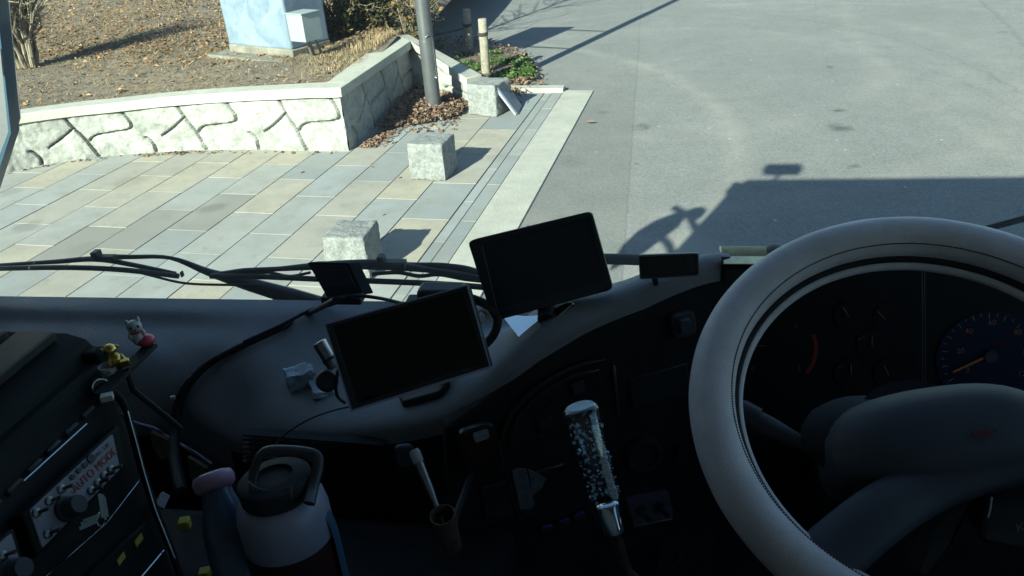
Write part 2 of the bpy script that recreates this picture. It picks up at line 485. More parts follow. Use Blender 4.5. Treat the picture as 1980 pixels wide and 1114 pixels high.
M_ASPHALT = asphalt_mat()
M_PAVER = paver_mat()
M_JOINT = mat('joint_sand', (0.085, 0.082, 0.072), 0.95, var=0.3, scale=30)
M_GUTTER = concrete_mat('pale_concrete', (0.30, 0.30, 0.26), (0.37, 0.365, 0.32), (0.235, 0.235, 0.205), 0.5)
M_COPING = concrete_mat('coping_concrete', (0.34, 0.34, 0.29), (0.42, 0.415, 0.36), (0.25, 0.25, 0.21), 0.5)
M_WALL = concrete_mat('cast_stone', (0.225, 0.232, 0.212), (0.355, 0.358, 0.332), (0.15, 0.155, 0.135), 0.9, 30.0, False)
M_GROOVE = mat('wall_groove', (0.15, 0.15, 0.13), 0.95, var=0.3, scale=15)
M_GRANITE = granite_mat()
def soil_mat():
    m, nt, b = new_mat('litter_soil')
    P = geo_pos(nt)
    c = mix(nt, ramp(nt, noise_tex(nt, P, 1.1, 6, 0.65), [(0.38, 0.0), (0.62, 1.0)]), (0.185, 0.158, 0.122), (0.27, 0.21, 0.14))
    c = mix(nt, ramp(nt, noise_tex(nt, P, 9.0, 7, 0.8, 0.6), [(0.45, 0.0), (0.62, 0.8)]), c, (0.055, 0.042, 0.03))
    c = mix(nt, ramp(nt, noise_tex(nt, P, 26.0, 6, 0.8), [(0.53, 0.0), (0.66, 0.85)]), c, (0.34, 0.28, 0.185))
    c = mix(nt, ramp(nt, noise_tex(nt, P, 60.0, 4, 0.8), [(0.36, 0.7), (0.48, 0.0)]), c, (0.045, 0.037, 0.03))
    nt.links.new(c, b.inputs['Base Color']); b.inputs['Roughness'].default_value = 0.95
    set_bump(nt, b, noise_tex(nt, P, 40.0, 7, 0.75), 0.9, 0.03)
    return m
M_SOIL = soil_mat()
M_MULCH = concrete_mat('dark_mulch', (0.085, 0.062, 0.042), (0.14, 0.10, 0.065), (0.05, 0.036, 0.026), 0.6, 50.0)
M_LEAF = tone_mat('dead_leaf', [(0.0, (0.06, 0.038, 0.027)), (0.35, (0.125, 0.08, 0.056)), (0.7, (0.19, 0.125, 0.085)), (1.0, (0.26, 0.19, 0.13))])
M_LEAF2 = tone_mat('bank_leaf', [(0.0, (0.06, 0.04, 0.025)), (0.35, (0.15, 0.09, 0.048)), (0.75, (0.25, 0.145, 0.07)), (1.0, (0.36, 0.24, 0.13))])
M_STRAW = tone_mat('dry_grass', [(0.0, (0.085, 0.064, 0.042)), (0.4, (0.225, 0.165, 0.092)), (0.8, (0.36, 0.27, 0.155)), (0.93, (0.42, 0.345, 0.22)), (1.0, (0.11, 0.15, 0.05))])
M_GREEN = tone_mat('cover_leaf', [(0.0, (0.018, 0.036, 0.010)), (0.4, (0.036, 0.072, 0.016)), (0.8, (0.065, 0.115, 0.025)), (1.0, (0.12, 0.15, 0.035))], 0.55)
M_HEDGE = tone_mat('autumn_leaf', [(0.0, (0.025, 0.03, 0.018)), (0.5, (0.05, 0.06, 0.025)), (0.78, (0.10, 0.07, 0.03)), (0.93, (0.30, 0.15, 0.04)), (1.0, (0.50, 0.33, 0.05))], 0.6)
M_TWIG = mat('bare_twig', (0.22, 0.17, 0.11), 0.9, var=0.35, scale=25)
M_TWIG2 = mat('pale_twig', (0.20, 0.17, 0.12), 0.9, var=0.3, scale=25)
M_BARK = mat('bark', (0.07, 0.055, 0.042), 0.95, var=0.4, scale=30, bump=0.5)
M_WOODPOST = mat('weathered_wood', (0.17, 0.15, 0.11), 0.9, col2=(0.29, 0.265, 0.215), scale=18, bump=0.4)
M_ROPE = mat('dark_rope', (0.035, 0.025, 0.018), 0.9)
M_POLE = mat('grey_pole_paint', (0.062, 0.066, 0.068), 0.45, var=0.12, scale=9, spec=0.4)
def cabinet_mat():
    m, nt, b = new_mat('chalky_blue_paint')
    P = geo_pos(nt)
    c = mix(nt, ramp(nt, noise_tex(nt, P, 3.0, 4, 0.55, 0.6), [(0.38, 0.0), (0.62, 1.0)]), (0.135, 0.185, 0.24), (0.20, 0.255, 0.315))
    c = mix(nt, ramp(nt, noise_tex(nt, P, 7.0, 6, 0.7, 0.8), [(0.55, 0.0), (0.68, 0.75)]), c, (0.095, 0.14, 0.195))
    c = mix(nt, ramp(nt, noise_tex(nt, P, 30.0, 5, 0.7), [(0.60, 0.0), (0.72, 0.4)]), c, (0.26, 0.30, 0.34))
    nt.links.new(c, b.inputs['Base Color']); b.inputs['Roughness'].default_value = 0.6
    return m
M_CABINET = cabinet_mat()
M_METER = mat('pale_box_paint', (0.25, 0.30, 0.31), 0.5, var=0.06, scale=6)
M_CONDUIT = mat('grey_conduit', (0.16, 0.17, 0.17), 0.5, var=0.2, scale=40)
M_BOARD = mat('grey_blue_board', (0.105, 0.125, 0.16), 0.5, var=0.12, scale=8)  # base colour darkened to carry the shade on the leaning face
M_BOARDEDGE = mat('pale_board_edge', (0.28, 0.31, 0.36), 0.45)
# truck
M_DASH = mat('grey_dash_plastic', (0.32, 0.325, 0.345), 0.62, var=0.13, scale=4, bump=0.3, bscale=520, spec=0.35)
M_BLACKP = mat('black_plastic', (0.034, 0.035, 0.040), 0.5, var=0.25, scale=12, spec=0.4)
M_MATTE = mat('matte_black', (0.022, 0.023, 0.025), 0.75, var=0.3, scale=14, spec=0.3)
M_GLOSSP = mat('gloss_brown_panel', (0.050, 0.037, 0.040), 0.14, var=0.3, scale=5, spec=0.6)
M_RUBBER = mat('black_rubber', (0.018, 0.018, 0.019), 0.65, var=0.2, scale=40)
M_WIPER = mat('wiper_black', (0.022, 0.024, 0.024), 0.5)
M_SCREEN = mat('dark_screen', (0.032, 0.037, 0.046), 0.25, spec=0.35)
M_SCREEN2 = mat('glossy_screen', (0.004, 0.004, 0.006), 0.06, spec=0.35)
M_BEZEL = mat('bezel_plastic', (0.038, 0.039, 0.044), 0.38, spec=0.5)
M_CHROME = mat('chrome', (0.75, 0.77, 0.80), 0.10, metal=1.0)
M_DULLMETAL = mat('dull_metal', (0.45, 0.45, 0.46), 0.32, metal=1.0, var=0.15, scale=30)
M_LEATHER = mat('grey_wheel_cover', (0.78, 0.70, 0.69), 0.52, var=0.10, scale=18, bump=0.16, bscale=520, spec=0.4)
M_STITCH = mat('navy_stitch', (0.012, 0.014, 0.035), 0.7)
M_HUB = mat('charcoal_hub', (0.055, 0.056, 0.070), 0.6, var=0.08, scale=8, bump=0.08, bscale=800)
M_TRUCKBLUE = mat('truck_blue_paint', (0.022, 0.062, 0.10), 0.35, var=0.1, scale=3, coat=0.3)
M_TRUCKIN = mat('cab_lining', (0.30, 0.295, 0.29), 0.85, var=0.15, scale=6)
M_MIRROR = mat('mirror_glass', (0.8, 0.82, 0.82), 0.02, metal=1.0)
M_DIAL = mat('navy_dial', (0.006, 0.011, 0.034), 0.5, spec=0.2)
M_DARKDIAL = mat('black_dial', (0.009, 0.010, 0.013), 0.6, spec=0.2)
M_ORANGE = mat('orange_print', (0.32, 0.095, 0.06), 0.6)
M_RED = mat('red_print', (0.24, 0.02, 0.012), 0.6)
M_PALEPRINT = mat('pale_print', (0.22, 0.22, 0.19), 0.6)
M_NEEDLE = mat('orange_needle', (0.52, 0.16, 0.04), 0.5)
M_PANELGREY = mat('panel_silver_grey', (0.21, 0.195, 0.225), 0.55, var=0.08, scale=15)
M_PRINTDARK = mat('dark_print', (0.03, 0.03, 0.04), 0.6)
M_YELLOW = mat('yellow_paint', (0.38, 0.31, 0.03), 0.6)
M_WHITEP = mat('white_plastic', (0.50, 0.49, 0.47), 0.5)
M_PINK = mat('pink_plastic', (0.40, 0.25, 0.36), 0.5)
M_REDP = mat('red_plastic', (0.55, 0.05, 0.07), 0.4)
M_GOLD = mat('gold_paint', (0.72, 0.50, 0.14), 0.28, metal=1.0)
M_BOTTLEBLUE = mat('blue_bottle', (0.065, 0.105, 0.165), 0.25, var=0.2, scale=20)
M_MILKY = mat('milky_plastic', (0.30, 0.29, 0.38), 0.42, var=0.06, scale=10)
M_CORK = mat('tan_sleeve', (0.13, 0.085, 0.065), 0.85, var=0.3, scale=60, bump=0.3)
M_TISSUE = mat('pale_blue_wrapper', (0.52, 0.60, 0.68), 0.4, col2=(0.30, 0.36, 0.42), scale=45, bump=0.4, bscale=120)
M_STICKER = mat('white_sticker', (0.55, 0.58, 0.62), 0.5, col2=(0.12, 0.14, 0.2), scale=420)
M_BEIGE = mat('beige_card', (0.36, 0.28, 0.19), 0.8, var=0.3, scale=40)
M_LACQUER = mat('lacquered_case', (0.38, 0.29, 0.14), 0.08, metal=0.9, var=0.25, scale=40)
M_TRIMBLUE = mat('silver_blue_trim', (0.42, 0.47, 0.58), 0.25, metal=0.8)
M_LCD = mat('lcd_grey', (0.040, 0.040, 0.037), 0.35)
M_LCDDIGIT = mat('lcd_digit', (0.027, 0.026, 0.025), 0.5)
M_WINDOW = thin_glass('windscreen_glass', (0.90, 0.965, 0.925), 0.7, dust=0.022)
M_SIDEGLASS = thin_glass('side_glass', (0.80, 0.88, 0.84), 0.7)
M_CRYSTAL = thin_glass('clear_acrylic', (0.93, 0.96, 0.99), 1.0, 1.9)
M_GLITTER = tone_mat('glitter_flake', [(0.0, (0.10, 0.14, 0.60)), (0.15, (0.10, 0.38, 0.30)), (0.30, (0.30, 0.40, 0.52)), (0.60, (0.50, 0.55, 0.62)), (1.0, (0.78, 0.82, 0.88))], 0.2)

# ------------------------------------------------------------------ ground, pavement
rng = np.random.default_rng(7)
random.seed(7)
AZ = R(5.4)
U = Vector((math.sin(AZ), math.cos(AZ), 0)); V = Vector((math.cos(AZ), -math.sin(AZ), 0))
def uv(u, v, z=0.0):
    return U * u + V * v + Vector((0, 0, z))

bm = B()
add_grid(bm, [[(x, y, -0.012) for x in (-400, -40, -10, 0, 10, 40, 400)] for y in (-400, -40, 0, 10, 20, 40, 120, 600)])
tag(obj('road', bm, M_ASPHALT), 'grey asphalt yard with tyre arcs and oil drips', 'road', kind='structure')

# pavers: one sheet of slabs, 0.82 x 0.40 in half bond, plus two slim drain rows
verts, faces, tones = [], [], []
def slab(u0, u1, v0, v1, tone, z=0.0, g=0.005):
    i = len(verts)
    a = [(u0 + g, v0 + g), (u1 - g, v0 + g), (u1 - g, v1 - g), (u0 + g, v1 - g)]
    zz = z + rng.uniform(-0.0015, 0.0015)
    for (u, v) in a: verts.append(uv(u, v, zz))
    for (u, v) in a: verts.append(uv(u, v, zz - 0.05))
    faces.extend([(i, i + 3, i + 2, i + 1), (i, i + 1, i + 5, i + 4), (i + 1, i + 2, i + 6, i + 5), (i + 2, i + 3, i + 7, i + 6), (i + 3, i, i + 4, i + 7)])
    tones.extend([tone] * 5)
PITCH = 0.395
for c in range(0, 40):
    v1 = -2.055 - PITCH * c + (0.03 if c == 0 else 0); v0 = -2.055 - PITCH * (c + 1)
    off = 0.0 if c % 2 else 0.41
    for k in range(-12, 14):
        u0 = 5.15 + off + 0.82 * k
        u1 = u0 + 0.82
        if u0 > 9.35: continue
        slab(u0, min(u1, 9.56), v0, v1, rng.uniform(0, 1))
for k in range(-12, 12):
    u0 = 5.15 + 0.41 * k
    slab(u0, min(u0 + 0.82, 9.56), -2.025, -1.93, rng.choice([0.05, 0.5, 0.2, 0.95]), -0.006) if k % 2 == 0 and u0 < 9.5 else None
    u0 = 5.55 + 0.41 * k
    slab(u0, min(u0 + 0.82, 9.56), -1.925, -1.79, rng.choice([0.05, 0.1, 0.5, 0.2, 0.95]), 0.0) if k % 2 == 0 and u0 < 9.5 else None
tag(mesh_np('pavement', verts, faces, M_PAVER, tones), 'mixed beige and grey slab pavement', 'pavement', kind='structure')
bm = B()
add_prism(bm, [uv(-5, -18, -0.009), uv(-5, -1.79, -0.009), uv(9.56, -1.79, -0.009), uv(9.56, -18, -0.009)], (0, 0, -0.03))
tag(obj('pavement_joints', bm, M_JOINT), 'sand joints under the slabs', 'pavement', kind='structure')
bm = B()
add_box(bm, uv(2.3, -1.603, -0.055), (0.37, 14.72, 0.115), -AZ)
tag(obj('gutter', bm, M_GUTTER, bevel=0.004), 'pale concrete gutter strip along the pavement', 'gutter', kind='structure')
bm = B()
add_box(bm, uv(9.655, -2.17, 0.0), (0.76, 0.17, 0.10), -AZ)
tag(obj('kerb', bm, M_GUTTER, bevel=0.008), 'pale kerb block closing the pavement end', 'kerb', kind='structure')

# ------------------------------------------------------------------ bank and wall
WALLZ = 0.67
foot = [at(-420, 420, z=0), at(-140, 370, z=0), at(30, 330, z=0), at(105, 316, z=0), at(200, 303, z=0), at(300, 295, z=0), at(375, 291, z=0), at(480, 290, z=0), at(580, 291.5, z=0), Vector((-2.966, 7.549, 0))]
foot = [Vector((-13, 4.0, 0))] + smooth_path(foot, 5)
apex = Vector((-2.84, 9.86, 0))
tail = Vector((-1.98, 9.22, 0))
legs = foot
def top_z(p):
    return 0.575 + 0.095 * min(1, max(0, (p.x + 5.6) / 2.3))
def offset_path(path, d):
    out = []
    for i, p in enumerate(path):
        t = (path[min(i + 1, len(path) - 1)] - path[max(i - 1, 0)]).normalized()
        out.append(p + Vector((-t.y, t.x, 0)) * d)
    return out

# cast stone pattern: grooves drawn in (s, h) of the face, carried into real relief
GRV = []
def groove_lines(x0):
    return [[(x0 + 0.00, 1.0), (x0 + 0.06, 0.72), (x0 + 0.14, 0.42), (x0 + 0.22, 0.0)],
            [(x0 + 0.06, 0.74), (x0 - 0.10, 0.52), (x0 - 0.24, 0.37)],
            [(x0 - 0.36, 0.0), (x0 - 0.355, 0.16), (x0 - 0.39, 0.30), (x0 - 0.43, 0.36)],
            [(x0 + 0.16, 0.36), (x0 + 0.24, 0.50), (x0 + 0.42, 0.54), (x0 + 0.60, 0.57), (x0 + 0.66, 0.66), (x0 + 0.63, 0.84), (x0 + 0.58, 1.0)]]
def seg_d(px, py, a, b):
    ax, ay = a; bx, by = b
    dx, dy = bx - ax, by - ay
    t = np.clip(((px - ax) * dx + (py - ay) * dy) / (dx * dx + dy * dy + 1e-9), 0, 1)
    return np.hypot(px - ax - t * dx, py - ay - t * dy)

def wall_face(name, path, ztop_fn, parent, lines, hs=0.55, res=0.011, d_out=0.0):
    """relief face following a path; lines given in metres along the path and 0..1 of the height"""
    L = [0.0]
    for i in range(1, len(path)): L.append(L[-1] + (path[i] - path[i - 1]).length)
    n = int(L[-1] / res); nv = 46
    S = np.linspace(0, L[-1], n + 1); Hh = np.linspace(0, 1, nv + 1)
    SS, HH = np.meshgrid(S, Hh)
    D = np.full(SS.shape, 9.0)
    for ln in lines:
        sm = smooth_path([Vector((a, b, 0)) for a, b in ln], 5)
        for a, b in zip(sm[:-1], sm[1:]):
            D = np.minimum(D, seg_d(SS, HH * hs, (a.x, a.y * hs), (b.x, b.y * hs)))
    dep = -0.040 * np.clip(1 - (D / 0.016), 0, 1) ** 0.4 - 0.012 * np.clip(1 - D / 0.07, 0, 1) ** 2
    vs, fs = [], []
    for j in range(nv + 1):
        for i in range(n + 1):
            s = S[i]
            k = min(max(np.searchsorted(L, s) - 1, 0), len(path) - 2)
            t = (s - L[k]) / max(L[k + 1] - L[k], 1e-6)
            p = path[k].lerp(path[k + 1], t)
            tg = (path[k + 1] - path[k]).normalized()
            nrm = Vector((tg.y, -tg.x, 0))
            z = Hh[j] * ztop_fn(p)
            q = Vector((p.x, p.y, z))
            rel = noise.fractal(q * 5.0, 0.8, 2.1, 5) * 0.014 + abs(noise.noise(q * 9.0)) * 0.010
            q += nrm * (d_out + float(dep[j, i]) + rel)
            vs.append(q)
    for j in range(nv):
        for i in range(n):
            a = j * (n + 1) + i
            fs.append((a, a + 1, a + n + 2, a + n + 1))
    bm = B()
    bv = [bm.verts.new(v) for v in vs]
    dl = dep.reshape(-1)
    for f in fs:
        fc_ = bm.faces.new([bv[k] for k in f])
        fc_.material_index = 1 if float(np.mean([dl[k] for k in f])) < -0.040 else 0
    return obj(name, bm, [M_WALL, M_GROOVE], parent, smooth=50)

wall = thing('retaining_wall', (-2.966, 7.549, 0), 'low white cast stone retaining wall with pale coping around the bank', 'wall')
Lf = 0
for i in range(1, len(foot)): Lf += (foot[i] - foot[i - 1]).length
lines = []
x = Lf - 0.70
k = 0
while x > -1:
    lines += groove_lines(x)
    x -= 1.20
wall_face('wall_face', foot, lambda p: top_z(p) - 0.105, wall, lines)
side = [foot[-1].lerp(apex, t / 12) for t in range(13)]
Ls = (apex - foot[-1]).length
lines2 = []
for x0 in (0.62, 1.75): lines2 += groove_lines(x0)
wall_face('wall_face', side, lambda p: WALLZ - 0.105, wall, lines2)
def tail_z(p):
    t = (p - apex).length / (tail - apex).length
    return 0.67 - 0.33 * min(1.3, t)
tl = [apex.lerp(tail, t / 8) for t in range(9)]
wall_face('wall_face', tl, lambda p: tail_z(p) - 0.105, wall, groove_lines(0.45))
# coping: a swept cap with a chamfered nose
def coping(path, zf, w_out=0.035, w_in=0.215):
    bm = B()
    o = offset_path(path, -w_out); i_ = offset_path(path, w_in)
    rows = []
    for p, a, b_ in zip(path, o, i_):
        z = zf(p)
        na = (a - b_).normalized()
        rows.append([Vector((b_.x, b_.y, z - 0.10)), Vector((b_.x, b_.y, z)), Vector((a.x, a.y, z)) - na * 0.015, Vector((a.x, a.y, z - 0.014)), Vector((a.x, a.y, z - 0.095)), Vector((b_.x, b_.y, z - 0.10))])
    add_grid(bm, rows)
    f0 = [v for v in bm.verts]
    return bm
pp = [Vector(p) for p in foot]
# mitred path through the corner: build each leg, butt them at the corners
cfoot = pp[:-1] + [pp[-1]]
bm = coping(cfoot, top_z)
obj('coping', bm, M_COPING, wall, smooth=35)
sd2 = (apex - foot[-1]).normalized(); nr2 = Vector((-sd2.y, sd2.x, 0))
a0 = foot[-1] - sd2 * 0.033
c_out0 = Vector((foot[-1].x + 0.035, foot[-1].y - 0.035, 0))
def quad_cap(pts_top, thick=0.098):
    bm = B(); add_prism(bm, pts_top, (0, 0, -thick)); return bm
inner_corner = foot[-1] + nr2 * 0.21 + sd2 * 0.20
ap_in = Vector((-3.10, 10.28, 0)); ap_out = Vector((-2.80, 9.82, 0))
obj('coping', quad_cap([Vector((*p.xy, WALLZ + 0.002)) for p in (c_out0, ap_out, ap_in, Vector((-3.20, 10.2, 0)), inner_corner, foot[-1] + Vector((-0.03, 0.21, 0)), foot[-1] + Vector((-0.002, -0.036, 0)))]), M_COPING, wall, bevel=0.008)
td = (tail - apex).normalized(); tn = Vector((-td.y, td.x, 0))
e0, e1 = ap_out, Vector((tail.x, tail.y, 0))
obj('coping', quad_cap([Vector((e0.x + 0.002, e0.y - 0.004, 0.672)), Vector((e1.x - 0.01, e1.y - 0.05, 0.335)), Vector((e1.x + 0.15, e1.y + 0.13, 0.335)), Vector((ap_in.x + 0.16, ap_in.y - 0.0, 0.672)), Vector((ap_in.x, ap_in.y + 0.002, 0.672))]), M_COPING, wall, bevel=0.008)
bm = B()
add_prism(bm, [Vector((-2.80, 9.90, 0)), Vector((-1.985, 9.25, 0)), Vector((-1.86, 9.36, 0)), Vector((-2.95, 10.22, 0))], (0, 0, 0.1))
for v in bm.verts:
    if v.co.z > 0.05: v.co.z = tail_z(Vector((v.co.x, v.co.y, 0))) - 0.106
obj('backing', bm, M_COPING, wall)

def bank_z(x, y):
    base = top_z(Vector((x, y, 0))) - 0.03
    d = max(0.0, y - (7.8 - 0.05 * max(0, -x - 5) ** 1.5))
    z = base + 0.03 * min(d, 6) + 0.02 * math.sin(x * 1.7) * math.sin(y * 1.3)
    if x > -3.4:                                   # falls away to the road at its right end
        e = (x + 3.4) / 0.8
        z -= 0.75 * min(1, max(0, e)) ** 1.5 * min(1, max(0, (y - 10.0) / 0.6))
    return z
bm = B()
inner = offset_path(foot, 0.20)
rows = []
for p in inner:
    q = Vector((p.x, p.y, 0))
    far = Vector((-3.6 + (p.x + 3.0) * 3.2, 30, 0))
    row = []
    for t in np.concatenate([np.linspace(0, 0.16, 22), np.linspace(0.18, 1, 20)]):
        c = q.lerp(far, float(t))
        row.append((c.x, c.y, bank_z(c.x, c.y)))
    rows.append(row)
# right flank behind the side leg
cor = inner[-1]
for s in np.linspace(0.12, 1, 8):
    p = (foot[-1] + nr2 * 0.20).lerp(apex + nr2 * 0.2, float(s))
    far = Vector((-3.6 - 6.0 * float(s), 30, 0))
    row = []
    for t in np.concatenate([np.linspace(0, 0.16, 22), np.linspace(0.18, 1, 20)]):
        c = p.lerp(far, float(t))
        row.append((c.x, c.y, bank_z(c.x, c.y)))
    rows.append(row)
rows.append([(x + 0.10, y + 0.05, z * 0.55) for x, y, z in rows[-1]])
rows.append([(x + 0.22, y + 0.05, -0.02) for x, y, z in rows[-2]])
add_grid(bm, rows)
tag(obj('bank', bm, M_SOIL, smooth=60), 'raised bank of brown earth behind the wall', 'bank', kind='structure')
# mulch bed behind the tail of the wall
bedpts = [(-3.05, 10.3), (-2.5, 9.95), (-1.86, 9.4), (-1.62, 9.66), (-1.45, 10.2), (-1.4, 10.9), (-1.55, 11.7), (-1.95, 12.4), (-2.5, 13.0), (-3.6, 13.4), (-4.2, 12.0), (-3.6, 10.6)]
bm = B()
cv = bm.verts.new((-2.5, 11.2, 0.12))
ring = [bm.verts.new((x, y, 0.0)) for x, y in bedpts]
ring2 = [bm.verts.new(((x + 2.5) * 0.8 - 2.5, (y - 11.2) * 0.8 + 11.2, 0.09)) for x, y in bedpts]
for i in range(len(ring)):
    j = (i + 1) % len(ring)
    bm.faces.new((ring[i], ring[j], ring2[j], ring2[i])); bm.faces.new((ring2[i], ring2[j], cv))
tag(obj('planting_bed', bm, M_MULCH, smooth=60), 'dark mulch bed at the end of the wall', 'planting bed', kind='structure')

# ------------------------------------------------------------------ litter, grass, plants
def leaf_cloud(name, pos, size, mat_, tone_fn, flat=0.35, curl=0.25, aspect=0.55):
    vs, fs, tn = [], [], []
    for (x, y, z) in pos:
        s = rng.uniform(*size)
        n = Vector((rng.normal() * flat, rng.normal() * flat, 1)).normalized() if flat < 3 else Vector(rng.normal(size=3)).normalized()
        a = rng.uniform(0, 6.283)
        u, v, w = frame_of(n, (math.cos(a), math.sin(a), 0.01))
        c = Vector((x, y, z))
        i = len(vs)
        cu = curl * s * rng.uniform(-0.3, 1)
        vs += [c - u * s, c + v * s * aspect + w * cu, c + u * s, c - v * s * aspect + w * cu, c + w * 0.0]
        fs += [(i, i + 4, i + 1), (i + 1, i + 4, i + 2), (i + 2, i + 4, i + 3), (i + 3, i + 4, i)]
        t = tone_fn(); tn += [t] * 4
    return mesh_np(name, vs, fs, mat_, tn)

# dead leaves drifted against the shaded side of the wall and around the lamp post
pos = []
poly = [(-2.86, 8.25), (-2.45, 8.35), (-2.10, 8.55), (-1.98, 8.82), (-1.98, 9.2), (-2.3, 9.45), (-2.78, 9.8)]
def inside(x, y, P):
    c = False
    for i in range(len(P)):
        x1, y1 = P[i]; x2, y2 = P[i - 1]
        if (y1 > y) != (y2 > y) and x < (x2 - x1) * (y - y1) / (y2 - y1) + x1: c = not c
    return c
def pile_h(x, y):
    d = min(abs(x + 2.9), 1.0)
    e = 1.0 if y > 8.7 else max(0, (y - 8.1) / 0.6)
    return 0.15 * e * (1 - 0.35 * d) * min(1, max(0, (-1.93 - x) / 0.3 + 0.15))
while len(pos) < 2600:
    x, y = rng.uniform(-2.9, -1.9), rng.uniform(7.7, 9.8)
    fuzz = inside(x, y, poly)
    if fuzz: pos.append((x, y, pile_h(x, y) * rng.uniform(0.4, 1.0) + 0.012))
for _ in range(320):
    t = rng.uniform(0, 1); x = -2.88 + abs(rng.normal()) * 0.10 + t * 0.1; y = 7.62 + t * 0.8
    pos.append((x, y, 0.012))
for _ in range(90):
    x, y = rng.uniform(-2.6, -1.95), rng.uniform(8.1, 8.8); pos.append((x, y, 0.012))
tag(leaf_cloud('leaf_pile', pos, (0.018, 0.044), M_LEAF, lambda: rng.beta(1.6, 1.8), 0.7, 0.6, 0.5), 'drift of dead brown leaves against the wall foot', 'leaf litter', kind='stuff')
# strays on pavement at the wall foot
pos = []
for _ in range(260):
    k = rng.integers(8, len(foot) - 2); p = foot[k].lerp(foot[k + 1], rng.uniform(0, 1))
    if rng.uniform() < 0.75 and not (-5.3 < p.x < -4.4): continue
    pos.append((p.x, p.y - abs(rng.normal()) * 0.05 - 0.04, 0.006))
pos += [(rng.uniform(-5, -1.6), rng.uniform(5.2, 7.4), 0.004) for _ in range(4)]
tag(leaf_cloud('stray_leaves', pos, (0.012, 0.035), M_LEAF, lambda: rng.beta(2, 2), 0.4, 0.4), 'scattered dead leaves on the pavement', 'leaf litter', kind='stuff')
# mulch-bed leaves and edge litter
pos = []
while len(pos) < 1500:
    x, y = rng.uniform(-3.4, -1.2), rng.uniform(9.4, 13.2)
    if inside(x, y, [(a * 1.02 + 0.02, b) for a, b in bedpts]): pos.append((x, y, 0.02 + 0.1 * rng.uniform(0.2, 1)))
for _ in range(420):
    pos.append((-1.52 + rng.normal() * 0.12, 10.2 + rng.normal() * 0.45, 0.02 + rng.uniform(0, 0.05)))
tag(leaf_cloud('bed_litter', pos, (0.02, 0.05), M_LEAF, lambda: rng.beta(2, 1.6), 0.6, 0.5), 'dead leaves lying in the planting bed', 'leaf litter', kind='stuff')

# bank litter and dry grass
def bank_pt():
    while True:
        px, py = rng.uniform(-60, 840), rng.uniform(-60, 235)
        p = at(px, py, z=0.66)
        if p.y > 24 or p.y < 6: continue
        if p.x > -3.2 + 0.05 * (p.y - 7.5): continue
        k = min(range(len(inner)), key=lambda i: abs(inner[i].x - p.x))
        if p.x < -3.0 and p.y < inner[k].y + 0.03: continue
        return p
pos = []
for _ in range(14000):
    p = bank_pt()
    dens = min(1, max(0.10, (p.y - 8.9) / 1.6))
    if rng.uniform() > dens: continue
    pos.append((p.x, p.y, bank_z(p.x, p.y) + rng.uniform(0.004, 0.03)))
tag(leaf_cloud('leaf_litter', pos, (0.014, 0.042), M_LEAF2, lambda: min(1, rng.beta(2.2, 1.7)), 0.55, 0.5), 'brown dead leaves spread over the bank', 'leaf litter', kind='stuff')
vs, fs, tn = [], [], []
def blade(p, h, lean, w, tone):
    a = rng.uniform(0, 6.283); d = Vector((math.cos(a), math.sin(a), 0)); e = Vector((-d.y, d.x, 0)) * w
    i = len(vs); p = Vector(p)
    vs.extend([p - e, p + e, p + d * lean * 0.45 + Vector((0, 0, h * 0.7)) + e * 0.7, p + d * lean * 0.45 + Vector((0, 0, h * 0.7)) - e * 0.7, p + d * lean + Vector((0, 0, h * 0.8))])
    fs.extend([(i, i + 1, i + 2, i + 3), (i + 3, i + 2, i + 4)]); tn.extend([tone] * 2)
for _ in range(95000):
    p = bank_pt()
    cl = noise.noise(Vector((p.x * 0.9, p.y * 0.9, 3.0)))
    near = p.y - 8.6
    if rng.uniform() > (0.62 + 0.9 * cl) * min(1, max(0.16, near / 1.6)): continue
    g = noise.noise(Vector((p.x * 1.3, p.y * 1.3, 8.0)))
    tone = 1.0 if (g > 0.32 and rng.uniform() < 0.35 and p.y < 13) else rng.beta(2, 2) * 0.92
    blade((p.x, p.y, bank_z(p.x, p.y)), rng.uniform(0.008, 0.042), rng.uniform(0.05, 0.17), rng.uniform(0.002, 0.0042), tone)
# tufts of straw by the coping next to the meter box
for (px, py, n, h) in ((700, 95, 320, 0.12), (660, 108, 260, 0.08), (740, 85, 240, 0.12), (780, 72, 160, 0.10), (650, 130, 200, 0.06), (610, 120, 120, 0.06), (690, 120, 200, 0.06)):
    c = at(px, py, z=0.66)
    for _ in range(n):
        x, y = c.x + rng.normal() * 0.13, c.y + rng.normal() * 0.16
        if x > -3.12 + (y - 7.55) * 0.02: continue
        blade((x, y, bank_z(x, y)), h * rng.uniform(0.4, 1.1), rng.uniform(0.03, 0.1), 0.003, rng.uniform(0.45, 0.92))
tag(mesh_np('dry_grass', vs, fs, M_STRAW, tn), 'matted dry grass on the bank', 'grass', kind='stuff')
# gravel specks at the wall edge
pos = []
for _ in range(1500):
    p = bank_pt()
    if p.y > 9.6: continue
    pos.append((p.x, p.y, bank_z(p.x, p.y) + 0.005))
M_PEB = tone_mat('pebble', [(0.0, (0.14, 0.12, 0.10)), (0.7, (0.33, 0.30, 0.26)), (1.0, (0.60, 0.58, 0.53))])
tag(leaf_cloud('gravel', pos, (0.006, 0.02), M_PEB, lambda: rng.beta(1.5, 3), 0.3, 0.9, 0.9), 'small gravel by the coping', 'gravel', kind='stuff')

